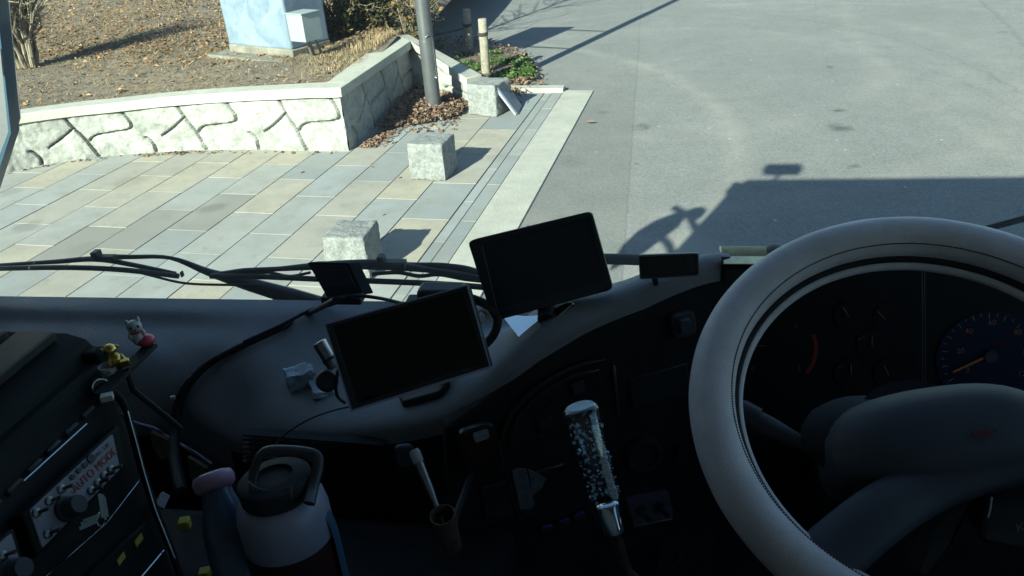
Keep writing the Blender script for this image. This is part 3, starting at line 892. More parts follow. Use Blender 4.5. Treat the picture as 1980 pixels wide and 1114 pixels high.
# green ground cover around the stakes
pos = []
for (px, py, n, s) in ((880, 118, 260, 0.09), (905, 125, 320, 0.10), (1020, 140, 300, 0.10), (960, 148, 360, 0.10), (930, 130, 520, 0.13), (965, 120, 620, 0.17), (1000, 118, 560, 0.17), (985, 140, 420, 0.14), (1012, 128, 380, 0.12), (915, 137, 260, 0.08), (900, 108, 260, 0.12), (950, 105, 420, 0.18)):
    c = at(px, py, z=0.1)
    for _ in range(n):
        q = Vector(rng.normal(size=3)); q = q.normalized() * rng.uniform(0, 1) ** 0.5
        z = 0.05 + abs(q.z) * 0.11
        pos.append((c.x + q.x * s * 1.4, c.y + q.y * s * 1.7, z))
tag(leaf_cloud('ground_cover', pos, (0.018, 0.036), M_GREEN, lambda: rng.beta(2, 2), 0.9, 0.3, 0.6), 'low green ground cover growing round the stakes', 'ground cover', kind='stuff')

def bare_shrub(name, base, n, h, spread, mt, label, lean=(0, 0), r0=0.012, twigs=5, group=None):
    bm = B()
    base = Vector(base)
    for k in range(n):
        a = rng.uniform(0, 6.283); ra = rng.uniform(0, 0.22) * spread
        p = base + Vector((math.cos(a) * ra * 0.6, math.sin(a) * ra * 0.6, -0.05))
        hh = h * rng.uniform(0.6, 1.1)
        dr = Vector((math.cos(a) * spread * rng.uniform(0.1, 0.8) + lean[0], math.sin(a) * spread * rng.uniform(0.1, 0.8) + lean[1], hh))
        pts = [p]
        for i in range(1, 7):
            t = i / 6
            pts.append(p + Vector((dr.x * t ** 1.5, dr.y * t ** 1.5, dr.z * t)) + Vector(rng.normal(size=3)) * 0.025)
        rr = r0 * rng.uniform(0.5, 1.2)
        add_tube(bm, pts, [rr * (1 - 0.75 * i / 6) for i in range(7)], 5)
        for _ in range(twigs):
            i = rng.integers(2, 6); q = pts[i]
            d = (pts[i + 1] - pts[i]).normalized() * 0.3 + Vector(rng.normal(size=3)).normalized() * 0.35
            d.z = abs(d.z)
            L = rng.uniform(0.2, 0.5) * h
            tw = [q, q + d * L * 0.5 + Vector(rng.normal(size=3)) * 0.02, q + d * L + Vector(rng.normal(size=3)) * 0.04]
            add_tube(bm, tw, [rr * 0.45, rr * 0.3, rr * 0.12], 4)
    t = thing(name, base, label, 'shrub', group)
    obj('stems', bm, mt, t)
    return t
pb = at(40, 122, z=0.68)
bare_shrub('bare_shrub', (pb.x + 0.05, pb.y + 0.05, 0.66), 80, 1.5, 0.85, M_TWIG2, 'leafless pale shrub of many upright stems on the bank at the left', r0=0.022, twigs=8)

def leafy_shrub(name, base, rad, n, label, stems=16, hole=0.25):
    base = Vector(base)
    t = thing(name, base, label, 'shrub', 'shrubs at the end of the bank')
    bm = B()
    for k in range(stems):
        a = rng.uniform(0, 6.283)
        tip = base + Vector((math.cos(a) * rad[0] * rng.uniform(0.2, 0.95), math.sin(a) * rad[1] * rng.uniform(0.2, 0.95), rad[2] * rng.uniform(0.8, 1.9)))
        mid = base.lerp(tip, 0.5) + Vector(rng.normal(size=3)) * 0.07
        add_tube(bm, smooth_path([base + Vector((math.cos(a) * 0.08, math.sin(a) * 0.08, -0.05)), mid, tip], 4), 0.008, 5)
        for _ in range(4):
            q = mid.lerp(tip, rng.uniform(0, 1)); d = Vector(rng.normal(size=3)) * 0.16
            add_tube(bm, [q, q + d * 0.6, q + d + Vector((0, 0, 0.06))], [0.005, 0.004, 0.002], 4)
    obj('stems', bm, M_TWIG, t)
    vs, fs, tn = [], [], []
    cl = [Vector(rng.normal(size=3)).normalized() * rng.uniform(0.3, 1.0) ** 0.6 for _ in range(26)]
    for _ in range(n):
        q = cl[rng.integers(len(cl))] + Vector(rng.normal(size=3)) * 0.17
        c = base + Vector((q.x * rad[0], q.y * rad[1], rad[2] * (1.0 + q.z * 0.95)))
        s = rng.uniform(0.02, 0.045)
        u, v, w = frame_of(Vector(rng.normal(size=3)), rng.normal(size=3))
        i = len(vs)
        vs += [c - u * s, c + v * s * 0.5, c + u * s, c - v * s * 0.5]; fs.append((i, i + 1, i + 2, i + 3)); tn.append(rng.beta(1.6, 2.0))
    o = mesh_np('foliage', vs, fs, M_HEDGE, tn); o.parent = t; o.location = -base
    return t
sq = [at(a, b, z=0.66) for a, b in ((662, 72), (728, 60), (800, 58))]
leafy_shrub('autumn_shrub', (sq[0].x, sq[0].y, 0.66), (0.40, 0.42, 0.44), 3000, 'dark shrub with orange leaves just right of the blue cabinet')
leafy_shrub('autumn_shrub', (sq[1].x, sq[1].y, 0.62), (0.42, 0.45, 0.42), 2600, 'dark dense shrub in the middle of the row behind the wall corner')
leafy_shrub('autumn_shrub', (sq[2].x, sq[2].y, 0.45), (0.36, 0.40, 0.45), 800, 'thin reddish shrub nearest the lamp post', 44)

# stand-in bare tree, added among the shrubs for its streaky shadows
t = thing('stand_in_tree', (-4.02, 10.45, 0.62), 'leafless dark stand-in tree behind the shrubs, added for its shadow', 'tree')
bm = B()
tb = Vector((-4.05, 10.75, 0.6))
trunk = [tb, tb + Vector((0.02, 0.03, 1.2)), tb + Vector((-0.03, 0.0, 2.6)), tb + Vector((0.05, 0.05, 4.6))]
add_tube(bm, smooth_path(trunk, 5), [0.055 - 0.0028 * i for i in range(16)], 8)
obj('trunk', bm, M_BARK, t)
bm = B()
for k in range(34):
    z = rng.uniform(1.0, 4.3); a = rng.uniform(0, 6.283); L = rng.uniform(0.5, 1.1)
    p = tb + Vector((0, 0, z)); q = p + Vector((math.cos(a) * L, math.sin(a) * L, L * 0.7))
    add_tube(bm, smooth_path([p, p.lerp(q, 0.5) + Vector(rng.normal(size=3)) * 0.06, q], 3), [0.014, 0.013, 0.012, 0.010, 0.009, 0.007, 0.005], 5)
    for _ in range(5):
        s = p.lerp(q, rng.uniform(0.3, 1)); e = s + Vector(rng.normal(size=3)) * 0.28 + Vector((0, 0, 0.15))
        add_tube(bm, [s, s.lerp(e, 0.5) + Vector(rng.normal(size=3)) * 0.03, e], [0.006, 0.005, 0.002], 4)
obj('crown', bm, M_BARK, t)

# ------------------------------------------------------------------ blue cabinet, meter box
ca = R(-26.8)
cf = Vector((-4.665, 9.455, 0)); cdir = Vector((math.cos(ca), math.sin(ca), 0)); cn = Vector((-cdir.y, cdir.x, 0))
cc = cf + cn * 0.32
t = thing('utility_cabinet', (cc.x, cc.y, 0.62), 'tall chalky light blue utility cabinet on a concrete plinth on the bank', 'cabinet')
bm = B(); add_box(bm, (cc.x, cc.y, 0.66), (1.23, 0.65, 0.17), ca); add_box(bm, (cc.x, cc.y - 0.06, 0.60), (1.62, 1.02, 0.10), ca)
obj('plinth', bm, mat('soiled_concrete', (0.13, 0.12, 0.095), 0.95, col2=(0.23, 0.22, 0.18), scale=9, bump=0.5), t, bevel=0.02)
bm = B(); add_box(bm, (cc.x, cc.y, 1.34), (1.22, 0.64, 1.22), ca)
obj('body', bm, M_CABINET, t, bevel=0.035, seg=4)
bm = B(); add_box(bm, (cc.x, cc.y, 1.975), (1.30, 0.72, 0.05), ca)
obj('roof', bm, M_CABINET, t, bevel=0.012)
bm = B(); p = cf - cn * 0.006 + Vector((0.18, -0.09, 1.5)); add_box(bm, p, (0.03, 0.03, 0.16), ca)
obj('handle', bm, M_CONDUIT, t, bevel=0.004)
mb = at(574, 54, y=8.86)
t = thing('meter_box', (at(606, 108, z=0.66).x, at(606, 108, z=0.66).y, 0.64), 'small pale square meter box on a bent conduit beside the blue cabinet', 'meter box')
bm = B(); add_box(bm, (mb.x + 0.055, mb.y + 0.10, mb.z + 0.0), (0.265, 0.27, 0.31), R(-26.8))
obj('box', bm, M_METER, t, bevel=0.006)
bm = B(); add_box(bm, (mb.x + 0.055, mb.y + 0.10, mb.z + 0.157), (0.285, 0.29, 0.012), R(-26.8))
obj('lid', bm, M_METER, t, bevel=0.003)
bm = B()
b0 = at(608, 112, z=0.62)
add_tube(bm, smooth_path([b0, b0.lerp(Vector((mb.x + 0.06, mb.y + 0.1, mb.z - 0.15)), 0.5), Vector((mb.x + 0.06, mb.y + 0.10, mb.z - 0.15))], 8), [0.030 if i % 2 else 0.026 for i in range(17)], 10)
obj('conduit', bm, M_CONDUIT, t, smooth=60)
bm = B()
add_tube(bm, [b0 + Vector((0.09, 0.05, 0.0)), Vector((mb.x + 0.13, mb.y + 0.16, mb.z - 0.15))], 0.018, 8)
obj('stay', bm, M_CONDUIT, t, smooth=60)

# ------------------------------------------------------------------ lamp post, plus an unseen board added to cast a block shadow
LP = Vector((-2.345, 8.87, 0))
t = thing('lamp_post', (LP.x, LP.y, 0), 'grey round steel lamp post standing in the leaf pile inside the wall corner', 'lamp post')
bm = B(); add_lathe(bm, (LP.x, LP.y, 0.0), (0, 0, 1), [(0.088, 0), (0.088, 0.84), (0.086, 0.85), (0.083, 0.86), (0.078, 3.0), (0.066, 6.2)], 28)
obj('pole', bm, M_POLE, t, smooth=40)
bm = B(); add_tube(bm, smooth_path([LP + Vector((0, 0, 6.15)), LP + Vector((0.05, 0.1, 6.5)), LP + Vector((0.3, 0.55, 6.7)), LP + Vector((0.5, 1.0, 6.72))], 6), 0.04, 10)
obj('arm', bm, M_POLE, t, smooth=60)
bm = B(); add_box(bm, LP + Vector((0.6, 1.25, 6.70)), (0.24, 0.55, 0.12), R(-22))
obj('lamp_head', bm, M_POLE, t, bevel=0.04, seg=3)
# hand hole cover and wire hook at its right flank
bm = B(); p = LP + Vector((0.068, -0.05, 0.0)); add_tube(bm, smooth_path([p + Vector((0, 0, 0.80)), p + Vector((0.002, 0, 0.48)), p + Vector((0.014, -0.01, 0.44)), p + Vector((0.02, -0.005, 0.48)), p + Vector((0.012, 0, 0.86)), p + Vector((-0.01, -0.03, 0.92)), p + Vector((-0.05, -0.05, 0.90))], 5), 0.0045, 6)
obj('wire_hook', bm, M_DULLMETAL, t, smooth=60)
prp = Vector((-0.927, 0.375, 0))  # board and brackets below are added out of view for their shadow
for z in (1.98, 2.72):
    bm = B(); add_tube(bm, [LP + Vector((0, 0, z)), LP + prp * 1.5 + Vector((0, 0, z))], 0.018, 8)
    obj('bracket', bm, M_POLE, t)
bm = B(); add_box(bm, LP + prp * 1.16 + Vector((0, 0, 2.35)), (0.78, 0.03, 0.95), math.atan2(prp.y, prp.x) + R(12))
obj('shadow_board', bm, M_POLE, t, bevel=0.01)

# ------------------------------------------------------------------ wooden stakes with rope
def stake(px, py, ty, r, label):
    b = at(px, py, z=0.06)
    top = None
    zt = 0.06
    while zt < 1.6:
        zt += 0.01
        q = Vector((b.x, b.y, zt)) - EYE
        c = BAS.transposed() @ q
        if 557 + FOCAL * c.y / c.z < ty: break
    t = thing('wooden_stake', (b.x, b.y, 0), label, 'stake', 'wooden stakes in the planting bed')
    bm = B(); add_lathe(bm, (b.x, b.y, 0.0), (0.01, 0, 1), [(r * 1.02, 0), (r, 0.3), (r * 0.98, zt - 0.012), (r * 0.86, zt)], 18)
    obj('post', bm, M_WOODPOST, t, smooth=40)
    return t, b, zt
t1, s1, z1 = stake(940, 146, 37, 0.060, 'pale weathered wooden stake nearest the granite cube, bound with dark rope')
t2, s2, z2 = stake(908, 100, 18, 0.060, 'greenish wooden stake standing further back behind the pale stake')
for tt, ss, zz, k in ((t1, s1, z1, 0.2), (t2, s2, z2, 0.24)):
    bm = B()
    for q in range(3):
        add_tube(bm, [ss + Vector((math.cos(a) * 0.063, math.sin(a) * 0.063, zz - k - 0.06 + 0.016 * q + 0.012 * math.sin(a))) for a in np.linspace(0, 6.283, 17)], 0.008, 5)
    obj('rope_binding', bm, M_ROPE, tt)
bm = B()
add_tube(bm, smooth_path([s2 + Vector((-0.05, 0, z2 - 0.28 - 0.06)), s2 + Vector((-0.7, -0.1, z2 - 0.42)), s2 + Vector((-1.4, -0.3, z2 - 0.3))], 6), 0.011, 6)
tag(obj('rope', bm, M_ROPE, smooth=60), 'dark rope running left from the greenish stake into the shrubs', 'rope')

# ------------------------------------------------------------------ granite cubes
def granite(px_l, px_r, py, rz, label, s=0.36, h=0.34, seed=0):
    a = at(px_l[0], px_l[1], z=0); b = at(px_r[0], px_r[1], z=0)
    w = (b - a).length
    d = (b - a).normalized(); n = Vector((-d.y, d.x, 0))
    c = a.lerp(b, 0.5) + n * w * 0.5
    bm = B()
    bmesh.ops.create_cube(bm, size=1.0)
    bmesh.ops.subdivide_edges(bm, edges=bm.edges[:], cuts=22, use_grid_fill=True)
    ang = math.atan2(d.y, d.x)
    Mx = Matrix.Translation((c.x, c.y, h / 2)) @ Matrix.Rotation(ang, 4, 'Z')
    for v in bm.verts:
        q = v.co.copy()
        m_ = sorted((abs(q.x), abs(q.y), abs(q.z)))
        e = max(0, (m_[1] - 0.44) / 0.06)              # worn arrises
        ed = noise.noise(Vector((q.x * 6 + seed, q.y * 6, q.z * 6)))
        q *= 1 - e * e * (0.022 + 0.035 * max(0, ed))
        nn = noise.fractal(Vector((q.x * 3 + seed * 3.1, q.y * 3, q.z * 3)), 0.7, 2.1, 6)
        n2 = noise.noise(Vector((q.x * 14 + seed, q.y * 14, q.z * 14)))
        q = q * (1 + 0.045 * nn + 0.012 * n2)
        tp = 1 - 0.05 * (q.z + 0.5)
        v.co = Mx @ Vector((q.x * w * tp, q.y * w * tp, max(q.z, -0.49) * h))
    return tag(obj('granite_cube', bm, M_GRANITE, smooth=40), label, 'granite block', 'rough granite cubes along the pavement edge')
granite((793, 348), (862, 351), 0, 0, 'rough granite cube on the open slabs, middle one of the three', h=0.35, seed=3)
granite((634, 541), (717, 543), 0, 0, 'rough granite cube nearest the truck, its foot behind the wiper', h=0.33, seed=11)
granite((905, 222), (961, 227), 0, 0, 'rough granite cube by the wall end with a board leaning on it', h=0.36, seed=23)

# leaning board
t = thing('leaning_board', at(1000, 222, z=0), 'flat grey blue board leaning against the far granite cube', 'board')
A0 = at(999, 221, z=0.012); A1 = at(1010, 207, z=0.012)
T0 = at(959, 163, z=0.345); T1 = at(974, 150, z=0.345)
up = ((T0 - A0) + (T1 - A1)).normalized(); al = (A1 - A0); al = al.normalized()
W = 0.34; Hh = 0.42
A0 = at(999, 221, z=0.012)
al = Vector((0.03, 0.999, 0)).normalized()
up = Vector((T0 - A0)); up = (up - al * up.dot(al)); Hh = up.length; up.normalize()
nb = al.cross(up).normalized()
if nb.x < 0: nb = -nb
bm = B(); add_prism(bm, [A0, A0 + al * W, A0 + al * W + up * Hh, A0 + up * Hh], nb * 0.014)
obj('front_panel', bm, M_BOARD, t, bevel=0.002)
bm = B(); add_prism(bm, [A0 - nb * 0.004, A0 + al * W - nb * 0.004, A0 + al * W + up * Hh * 0.99 - nb * 0.004, A0 + up * Hh * 0.99 - nb * 0.004], -nb * 0.024)
obj('back_panel', bm, M_BOARDEDGE, t, bevel=0.003)
def dead_leaf(c, u, v, s, label):
    bm = B()
    u = Vector(u).normalized(); v = Vector(v); v = (v - u * v.dot(u)).normalized(); w = u.cross(v)
    if w.z < 0: w = -w
    pr = [(-1.0, 0.02), (-0.6, 0.28), (-0.1, 0.42), (0.4, 0.30), (0.8, 0.10), (1.0, 0.0)]
    c = Vector(c)
    rows = []
    for a, b_ in pr:
        rows.append([c + u * a * s + v * b_ * s + w * (0.25 * s * b_ + 0.1 * s * a * a), c + u * a * s + w * 0.1 * s * a * a, c + u * a * s - v * b_ * s + w * (0.35 * s * b_ + 0.1 * s * a * a)])
    add_grid(bm, rows)
    return tag(obj('dead_leaf', bm, mat('brown_leaf', (0.17, 0.11, 0.07), 0.7, var=0.3, scale=60)), label, 'leaf')
cl = A0 + al * W * 0.85 + up * Hh * 0.42 + nb * 0.03
dead_leaf(cl, up, al, 0.075, 'curled brown dead leaf stuck on the edge of the grey blue board')
dead_leaf(at(1142, 236, z=0.012), (1, -0.1, 0), (0.1, 1, 0.2), 0.062, 'single brown dead leaf lying alone on the asphalt')

# =================================================================== THE TRUCK
truck = thing('truck', (0, 0, 0), 'dark cab of a truck with grey leather steering wheel, dashboard, wipers and left mirror', 'truck')
XL, XR = -1.30, 1.24
bm = B(); add_box(bm, ((XL + XR) / 2, -0.02, 3.15), (XR - XL, 2.10, 0.10))
obj('roof', bm, M_TRUCKIN, truck, bevel=0.03)
bm = B(); add_box(bm, ((XL + XR) / 2, -1.05, 2.05), (XR - XL, 0.06, 2.10))
obj('rear_wall', bm, M_TRUCKIN, truck)
bm = B(); add_box(bm, ((XL + XR) / 2, 0.08, 1.12), (XR - XL, 2.2, 0.10))
obj('floor', bm, M_MATTE, truck)
bm = B()
add_box(bm, (XL, 0.05, 1.55), (0.06, 2.14, 0.78)); add_box(bm, (XL, -0.55, 2.52), (0.06, 0.94, 1.16)); add_box(bm, (XL, 0.53, 3.03), (0.06, 1.2, 0.14))
obj('side_panel', bm, M_TRUCKIN, truck)
bm = B()
rows = []
for i in range(61):
    y = -0.08 + 1.205 * i / 60
    rows.append([(XL + 0.052 + 0.018 * math.sin(i * 1.1), y, z) for z in (1.84, 2.5, 2.98)])
add_grid(bm, rows)
cu_ = obj('sun_block_curtain', bm, M_TRUCKIN, truck, smooth=70)  # added curtain, out of view, keeps direct sun off the dash
md = cu_.modifiers.new('s', 'SOLIDIFY'); md.thickness = 0.004
bm = B()
add_box(bm, (XR, 0.05, 1.55), (0.06, 2.14, 0.78)); add_box(bm, (XR, -0.70, 2.52), (0.06, 0.64, 1.16)); add_box(bm, (XR, 0.38, 3.03), (0.06, 1.5, 0.14))
obj('side_panel', bm, M_TRUCKIN, truck)
bm = B(); add_box(bm, (XR, 0.36, 2.45), (0.005, 1.46, 1.04))
obj('side_window', bm, M_SIDEGLASS, truck)
WB = Vector((0, 1.19, 1.818)); WT = Vector((0, 1.035, 3.10))
for x in (XL + 0.0, XR - 0.0):
    bm = B(); add_prism(bm, [(x - 0.035, 1.20, 1.75), (x + 0.035, 1.20, 1.75), (x + 0.035, 1.04, 3.10), (x - 0.035, 1.04, 3.10)], (0, -0.10, 0))
    obj('pillar', bm, M_TRUCKIN, truck, bevel=0.012)
bm = B()
add_prism(bm, [(XL + 0.037, 1.19, 1.78), (XR - 0.037, 1.19, 1.78), (XR - 0.037, 1.035, 3.098), (XL + 0.037, 1.035, 3.098)], (0, 0.006, 0.0007))
obj('windscreen', bm, M_WINDOW, truck)
bm = B(); add_box(bm, ((XL + XR) / 2, 1.245, 1.15), (XR - XL + 0.04, 0.08, 1.19))
obj('front_panel', bm, M_TRUCKBLUE, truck, bevel=0.02)
bm = B(); add_tube(bm, [(-1.06, 0.97, 3.19), (-1.06, 0.97, 3.32)], 0.02, 8); add_box(bm, (-1.06, 0.97, 3.36), (0.30, 0.13, 0.10))
obj('roof_marker', bm, M_TRUCKIN, truck, bevel=0.008)

# ---- dashboard, lofted from profiles across the cab
def col3(x, prof): return [Vector((x, y, z)) for y, z in prof]
LEFTP = [(1.182, 1.823), (1.14, 1.822), (1.115, 1.806), (1.075, 1.798), (1.035, 1.782), (1.005, 1.745), (0.990, 1.70), (0.985, 1.655), (1.0, 1.60), (1.06, 1.30)]
def colr(px, py, y, mid, drop=0.0, lift=0.0):
    r = at(px, py, y=y)
    bx = r.x * 1.0
    p = [Vector((bx, 1.182, 1.823)), Vector((bx, 1.14, 1.822 + lift * 0.3)), Vector((bx, 1.10, 1.808 + lift * 0.6)), Vector((bx, mid[0], mid[1])),
         r + Vector((0, 0.035, 0.012 + drop)), r.copy(), r + Vector((0, -0.004, -0.03)), r + Vector((0, -0.010, -0.10)), r + Vector((0, -0.026, -0.24)), r + Vector((0, -0.05, -0.55))]
    return p
cols = [col3(-1.40, LEFTP), col3(-1.26, LEFTP), col3(-1.05, LEFTP), col3(-0.90, LEFTP), col3(-0.80, LEFTP),
        colr(440, 842, 0.955, (1.04, 1.788), 0.03), colr(520, 840, 0.915, (1.01, 1.782), 0.02), colr(620, 836, 0.885, (0.99, 1.786), 0.004), colr(720, 828, 0.865, (0.98, 1.80)),
        colr(820, 812, 0.848, (0.97, 1.83), 0.002), colr(905, 780, 0.842, (0.97, 1.868), 0.006, 0.02), colr(1000, 706, 0.86, (0.98, 1.918), 0.008, 0.06), colr(1090, 640, 0.89, (1.00, 1.955), 0.008, 0.11),
        colr(1180, 592, 0.92, (1.02, 1.95), -0.004, 0.12), colr(1300, 533, 0.95, (1.04, 1.965), -0.012, 0.11), colr(1395, 503, 0.975, (1.06, 1.96), -0.017, 0.10)]
for x, y, z in ((0.18, 0.985, 2.006), (0.42, 0.99, 2.004), (0.70, 0.99, 2.0), (0.95, 1.0, 1.97), (1.20, 1.03, 1.92)):
    cols.append([Vector((x, 1.182, 1.823)), Vector((x, 1.14, 1.85)), Vector((x, 1.10, 1.88)), Vector((x, 1.06, z - 0.05)), Vector((x, y + 0.035, z - 0.014)), Vector((x, y, z - 0.006)), Vector((x, y + 0.012, z - 0.04)), Vector((x, y - 0.006, z - 0.12)), Vector((x, y - 0.03, z - 0.26)), Vector((x, y - 0.09, z - 0.60))])
# smooth both ways
def densify(cols, nu=4, nv=4):
    vv = [smooth_path(c, nv) for c in cols]
    out = [[None] * len(vv[0]) for _ in range((len(cols) - 1) * nu + 1)]
    for j in range(len(vv[0])):
        line = smooth_path([c[j] for c in vv], nu)
        for i, p in enumerate(line): out[i][j] = p
    return out
bm = B()
add_grid(bm, densify(cols))
dash = obj('dashboard', bm, [M_DASH, M_MATTE], truck, smooth=60)
nv_ = 4
npf = (len(cols[0]) - 1) * nv_
for poly in dash.data.polygons:
    i, j = divmod(poly.index, npf)
    face_from = 6.0 * nv_ if i >= 5 * 4 else 7.4 * nv_
    if i >= 15 * 4: face_from = 4.6 * nv_
    poly.material_index = 1 if j >= face_from else 0
bpy.context.view_layer.update()
from mathutils.bvhtree import BVHTree
_dl = world_loc(dash)
BV = BVHTree.FromPolygons([v.co + _dl for v in dash.data.vertices], [tuple(p.vertices) for p in dash.data.polygons])
def on(px, py, lift=0.0):
    r = ray(px, py)
    h = BV.ray_cast(EYE, r)
    p = h[0] if h[0] is not None else EYE + r * 1.1
    return p - r * lift

def cluster_slab(name, pxs, p0, n, thick, mt, parent, off=0.0, bevel=0.003, label=None, smooth=None):
    n = Vector(n).normalized()
    bm = B(); add_prism(bm, [onp(x, y, p0, n, off) for x, y in pxs], -n * thick)
    return obj(name, bm, mt, parent, bevel=bevel, label=label)
def rounded(pxs, r=0.25, k=4):
    """round the corners of a pixel polygon"""
    out = []
    n = len(pxs)
    for i in range(n):
        p = Vector(pxs[i]).to_2d(); a = Vector(pxs[i - 1]).to_2d(); b = Vector(pxs[(i + 1) % n]).to_2d()
        pa = p.lerp(a, r); pb = p.lerp(b, r)
        for j in range(k + 1):
            t = j / k
            q = pa.lerp(p, t).lerp(p.lerp(pb, t), t)
            out.append((q.x, q.y))
    return out

# ---- instrument cluster behind the wheel
C0 = Vector((0.30, 0.962, 1.90)); CN = Vector((0, -1, 0.30)).normalized()
cluster = cluster_slab('instrument_cluster', [(1394, 512), (1520, 505), (1760, 503), (2060, 510), (2120, 900), (1400, 890)], C0, CN, 0.05, M_DARKDIAL, truck, bevel=0.004)
def disc_px(name, cx, cy, rpx, mt, parent, off, thick=0.0015, seg=36, label=None):
    c = onp(cx, cy, C0, CN, off); e = onp(cx + rpx, cy, C0, CN, off)
    bm = B(); add_lathe(bm, c - CN * thick, CN, [((e - c).length, 0), ((e - c).length, thick)], seg)
    return obj(name, bm, mt, parent, label=label)
def strip_px(bm, x0, y0, x1, y1, w, p0=C0, n=CN, off=0.003, thick=0.0012):
    a = onp(x0, y0, p0, n, off); b = onp(x1, y1, p0, n, off)
    d = (b - a).normalized(); s = d.cross(n).normalized() * w
    add_prism(bm, [a - s, a + s, b + s * 0.8, b - s * 0.8], -n * thick)
    return bm
spd = disc_px('speedometer', 1912, 694, 104, M_DIAL, cluster, 0.0025)
CR, CUP = Vector((1, 0, 0)), Vector((0, 0.28, 1))
# image-horizontal direction on the cluster plane, so that figures stand as on a level dial
CRT = (onp(1960, 694, C0, CN) - onp(1860, 696, C0, CN)).normalized()
CUP = CN.cross(CRT)
for s, x, y in (('0', 1871, 716), ('20', 1857, 679), ('40', 1873, 641), ('60', 1918, 624), ('80', 1967, 643), ('100', 1988, 681), ('120', 1979, 723)):
    obj('numeral', text_bm(s, onp(x, y, C0, CN, 0.003), CRT, CUP, 0.0105, 0.01), M_ORANGE, cluster)
bm = text_bm('km/h', onp(1927, 663, C0, CN, 0.003), CRT, CUP, 0.006)
obj('unit_mark', bm, M_RED, cluster)
bm = B()
for i in range(25):
    a = R(212 - 244 * i / 24)
    r0, r1 = (82, 93) if i % 2 == 0 else (87, 93)
    strip_px(bm, 1913 + r0 * math.cos(a), 692 - r0 * math.sin(a) * 0.93, 1913 + r1 * math.cos(a), 692 - r1 * math.sin(a) * 0.93, 0.0006)
obj('ticks', bm, M_PALEPRINT, cluster)
bm = B(); strip_px(bm, 1914, 687, 1843, 720, 0.0017, off=0.006)
obj('needle', bm, M_NEEDLE, cluster)
disc_px('needle_hub', 1917, 690, 13, M_BLACKP, cluster, 0.008)
bm = text_bm('884302', onp(1927, 767, C0, CN, 0.003), CRT, CUP, 0.0075)
obj('odometer', bm, mat('odometer_digit', (0.12, 0.13, 0.11), 0.6), cluster)
disc_px('tachometer', 1505, 672, 84, M_DARKDIAL, cluster, 0.0025)
M_DIM = mat('dim_print', (0.10, 0.10, 0.09), 0.6)
for s, x, y in (('0', 1456, 713), ('1', 1474, 640), ('2', 1539, 630), ('3', 1545, 712)):
    obj('numeral', text_bm(s, onp(x, y, C0, CN, 0.003), CRT, CUP, 0.0105), M_DIM, cluster)
bm = B()
for i in range(9):
    a0, a1 = R(22 - 7 * i), R(22 - 7 * (i + 1))
    strip_px(bm, 1505 + 73 * math.cos(a0), 674 - 73 * math.sin(a0), 1505 + 73 * math.cos(a1), 674 - 73 * math.sin(a1), 0.0028)
obj('red_zone', bm, M_RED, cluster)
bm = B(); strip_px(bm, 1448, 669, 1483, 669, 0.001)
obj('needle', bm, M_RED, cluster)
for (cx, cy, x0, y0, x1, y1) in ((1645, 610, 1631, 595, 1641, 612), (1722, 612, 1697, 602, 1712, 618), (1690, 665, 1687, 650, 1686, 670), (1645, 722, 1646, 704, 1646, 726), (1722, 722, 1710, 708, 1719, 726)):
    disc_px('small_gauge', cx, cy, 33, M_DARKDIAL, cluster, 0.002)
    bm = B(); strip_px(bm, x0, y0, x1, y1, 0.0007, off=0.004)
    obj('needle', bm, mat('small_needle', (0.30, 0.14, 0.08), 0.6), cluster)
for (x0, y0, x1, y1) in ((1658, 657, 1672, 651), (1620, 712, 1634, 706), (1652, 704, 1660, 707)):
    bm = B(); strip_px(bm, x0, y0, x1, y1, 0.0012)
    obj('red_mark', bm, M_RED, cluster)
bm = B(); strip_px(bm, 1783, 510, 1785, 770, 0.0004, off=0.012); strip_px(bm, 1788, 510, 1790, 770, 0.0004, off=0.012)
obj('lens_seam', bm, mat('seam_glint', (0.10, 0.10, 0.095), 0.4), cluster)  # lens dividing line, its edge reflection put into the pale colour

# ---- steering wheel
WC = Vector((0.2949, 0.6619, 2.009)); WR, Wr = 0.2124, 0.0234
wn_ = Vector((math.sin(-0.0457), -math.sin(0.4679), math.cos(0.4679))).normalized()
we1 = Vector((0, 1, 0)).cross(wn_).normalized(); we2 = wn_.cross(we1)
def wpt(a, phi, r, Rr=WR):
    rad = we1 * math.cos(a) + we2 * math.sin(a)
    return WC + rad * Rr + (-rad * math.cos(phi) + wn_ * math.sin(phi)) * r
bm = B()
rows = [[wpt(2 * math.pi * i / 160, 2 * math.pi * j / 28, Wr * (1.0 + 0.012 * noise.noise(Vector((i * 0.3, j * 0.6, 0))))) for j in range(28)] for i in range(160)]
vs = [[bm.verts.new(p) for p in r] for r in rows]
for i in range(160):
    for j in range(28):
        bm.faces.new((vs[i][j], vs[i][(j + 1) % 28], vs[(i + 1) % 160][(j + 1) % 28], vs[(i + 1) % 160][j]))
wheel = obj('steering_wheel', bm, M_LEATHER, truck, smooth=80, label='steering wheel in a stitched grey leather cover')
bm = B()
NS = 420
for i in range(NS):
    a0 = 2 * math.pi * i / NS; a1 = a0 + 2 * math.pi / NS * 0.66
    ph = 0.62
    add_tube(bm, [wpt(a0, ph, Wr * 1.006), wpt((a0 + a1) / 2, ph, Wr * 1.03), wpt(a1, ph, Wr * 1.006)], 0.0007, 4)
obj('stitching', bm, M_STITCH, wheel)
bm = B()
add_tube(bm, [wpt(2 * math.pi * i / 160, 0.0, 0.0, WR - 0.0265) - wn_ * 0.0165 for i in range(161)], 0.0062, 10, caps=False)
obj('inner_rim', bm, M_LEATHER, wheel, smooth=80)
bm = B()
add_tube(bm, [wpt(2 * math.pi * i / 160, 0.0, 0.0, WR - 0.0235) - wn_ * 0.009 for i in range(161)], 0.0045, 8, caps=False)
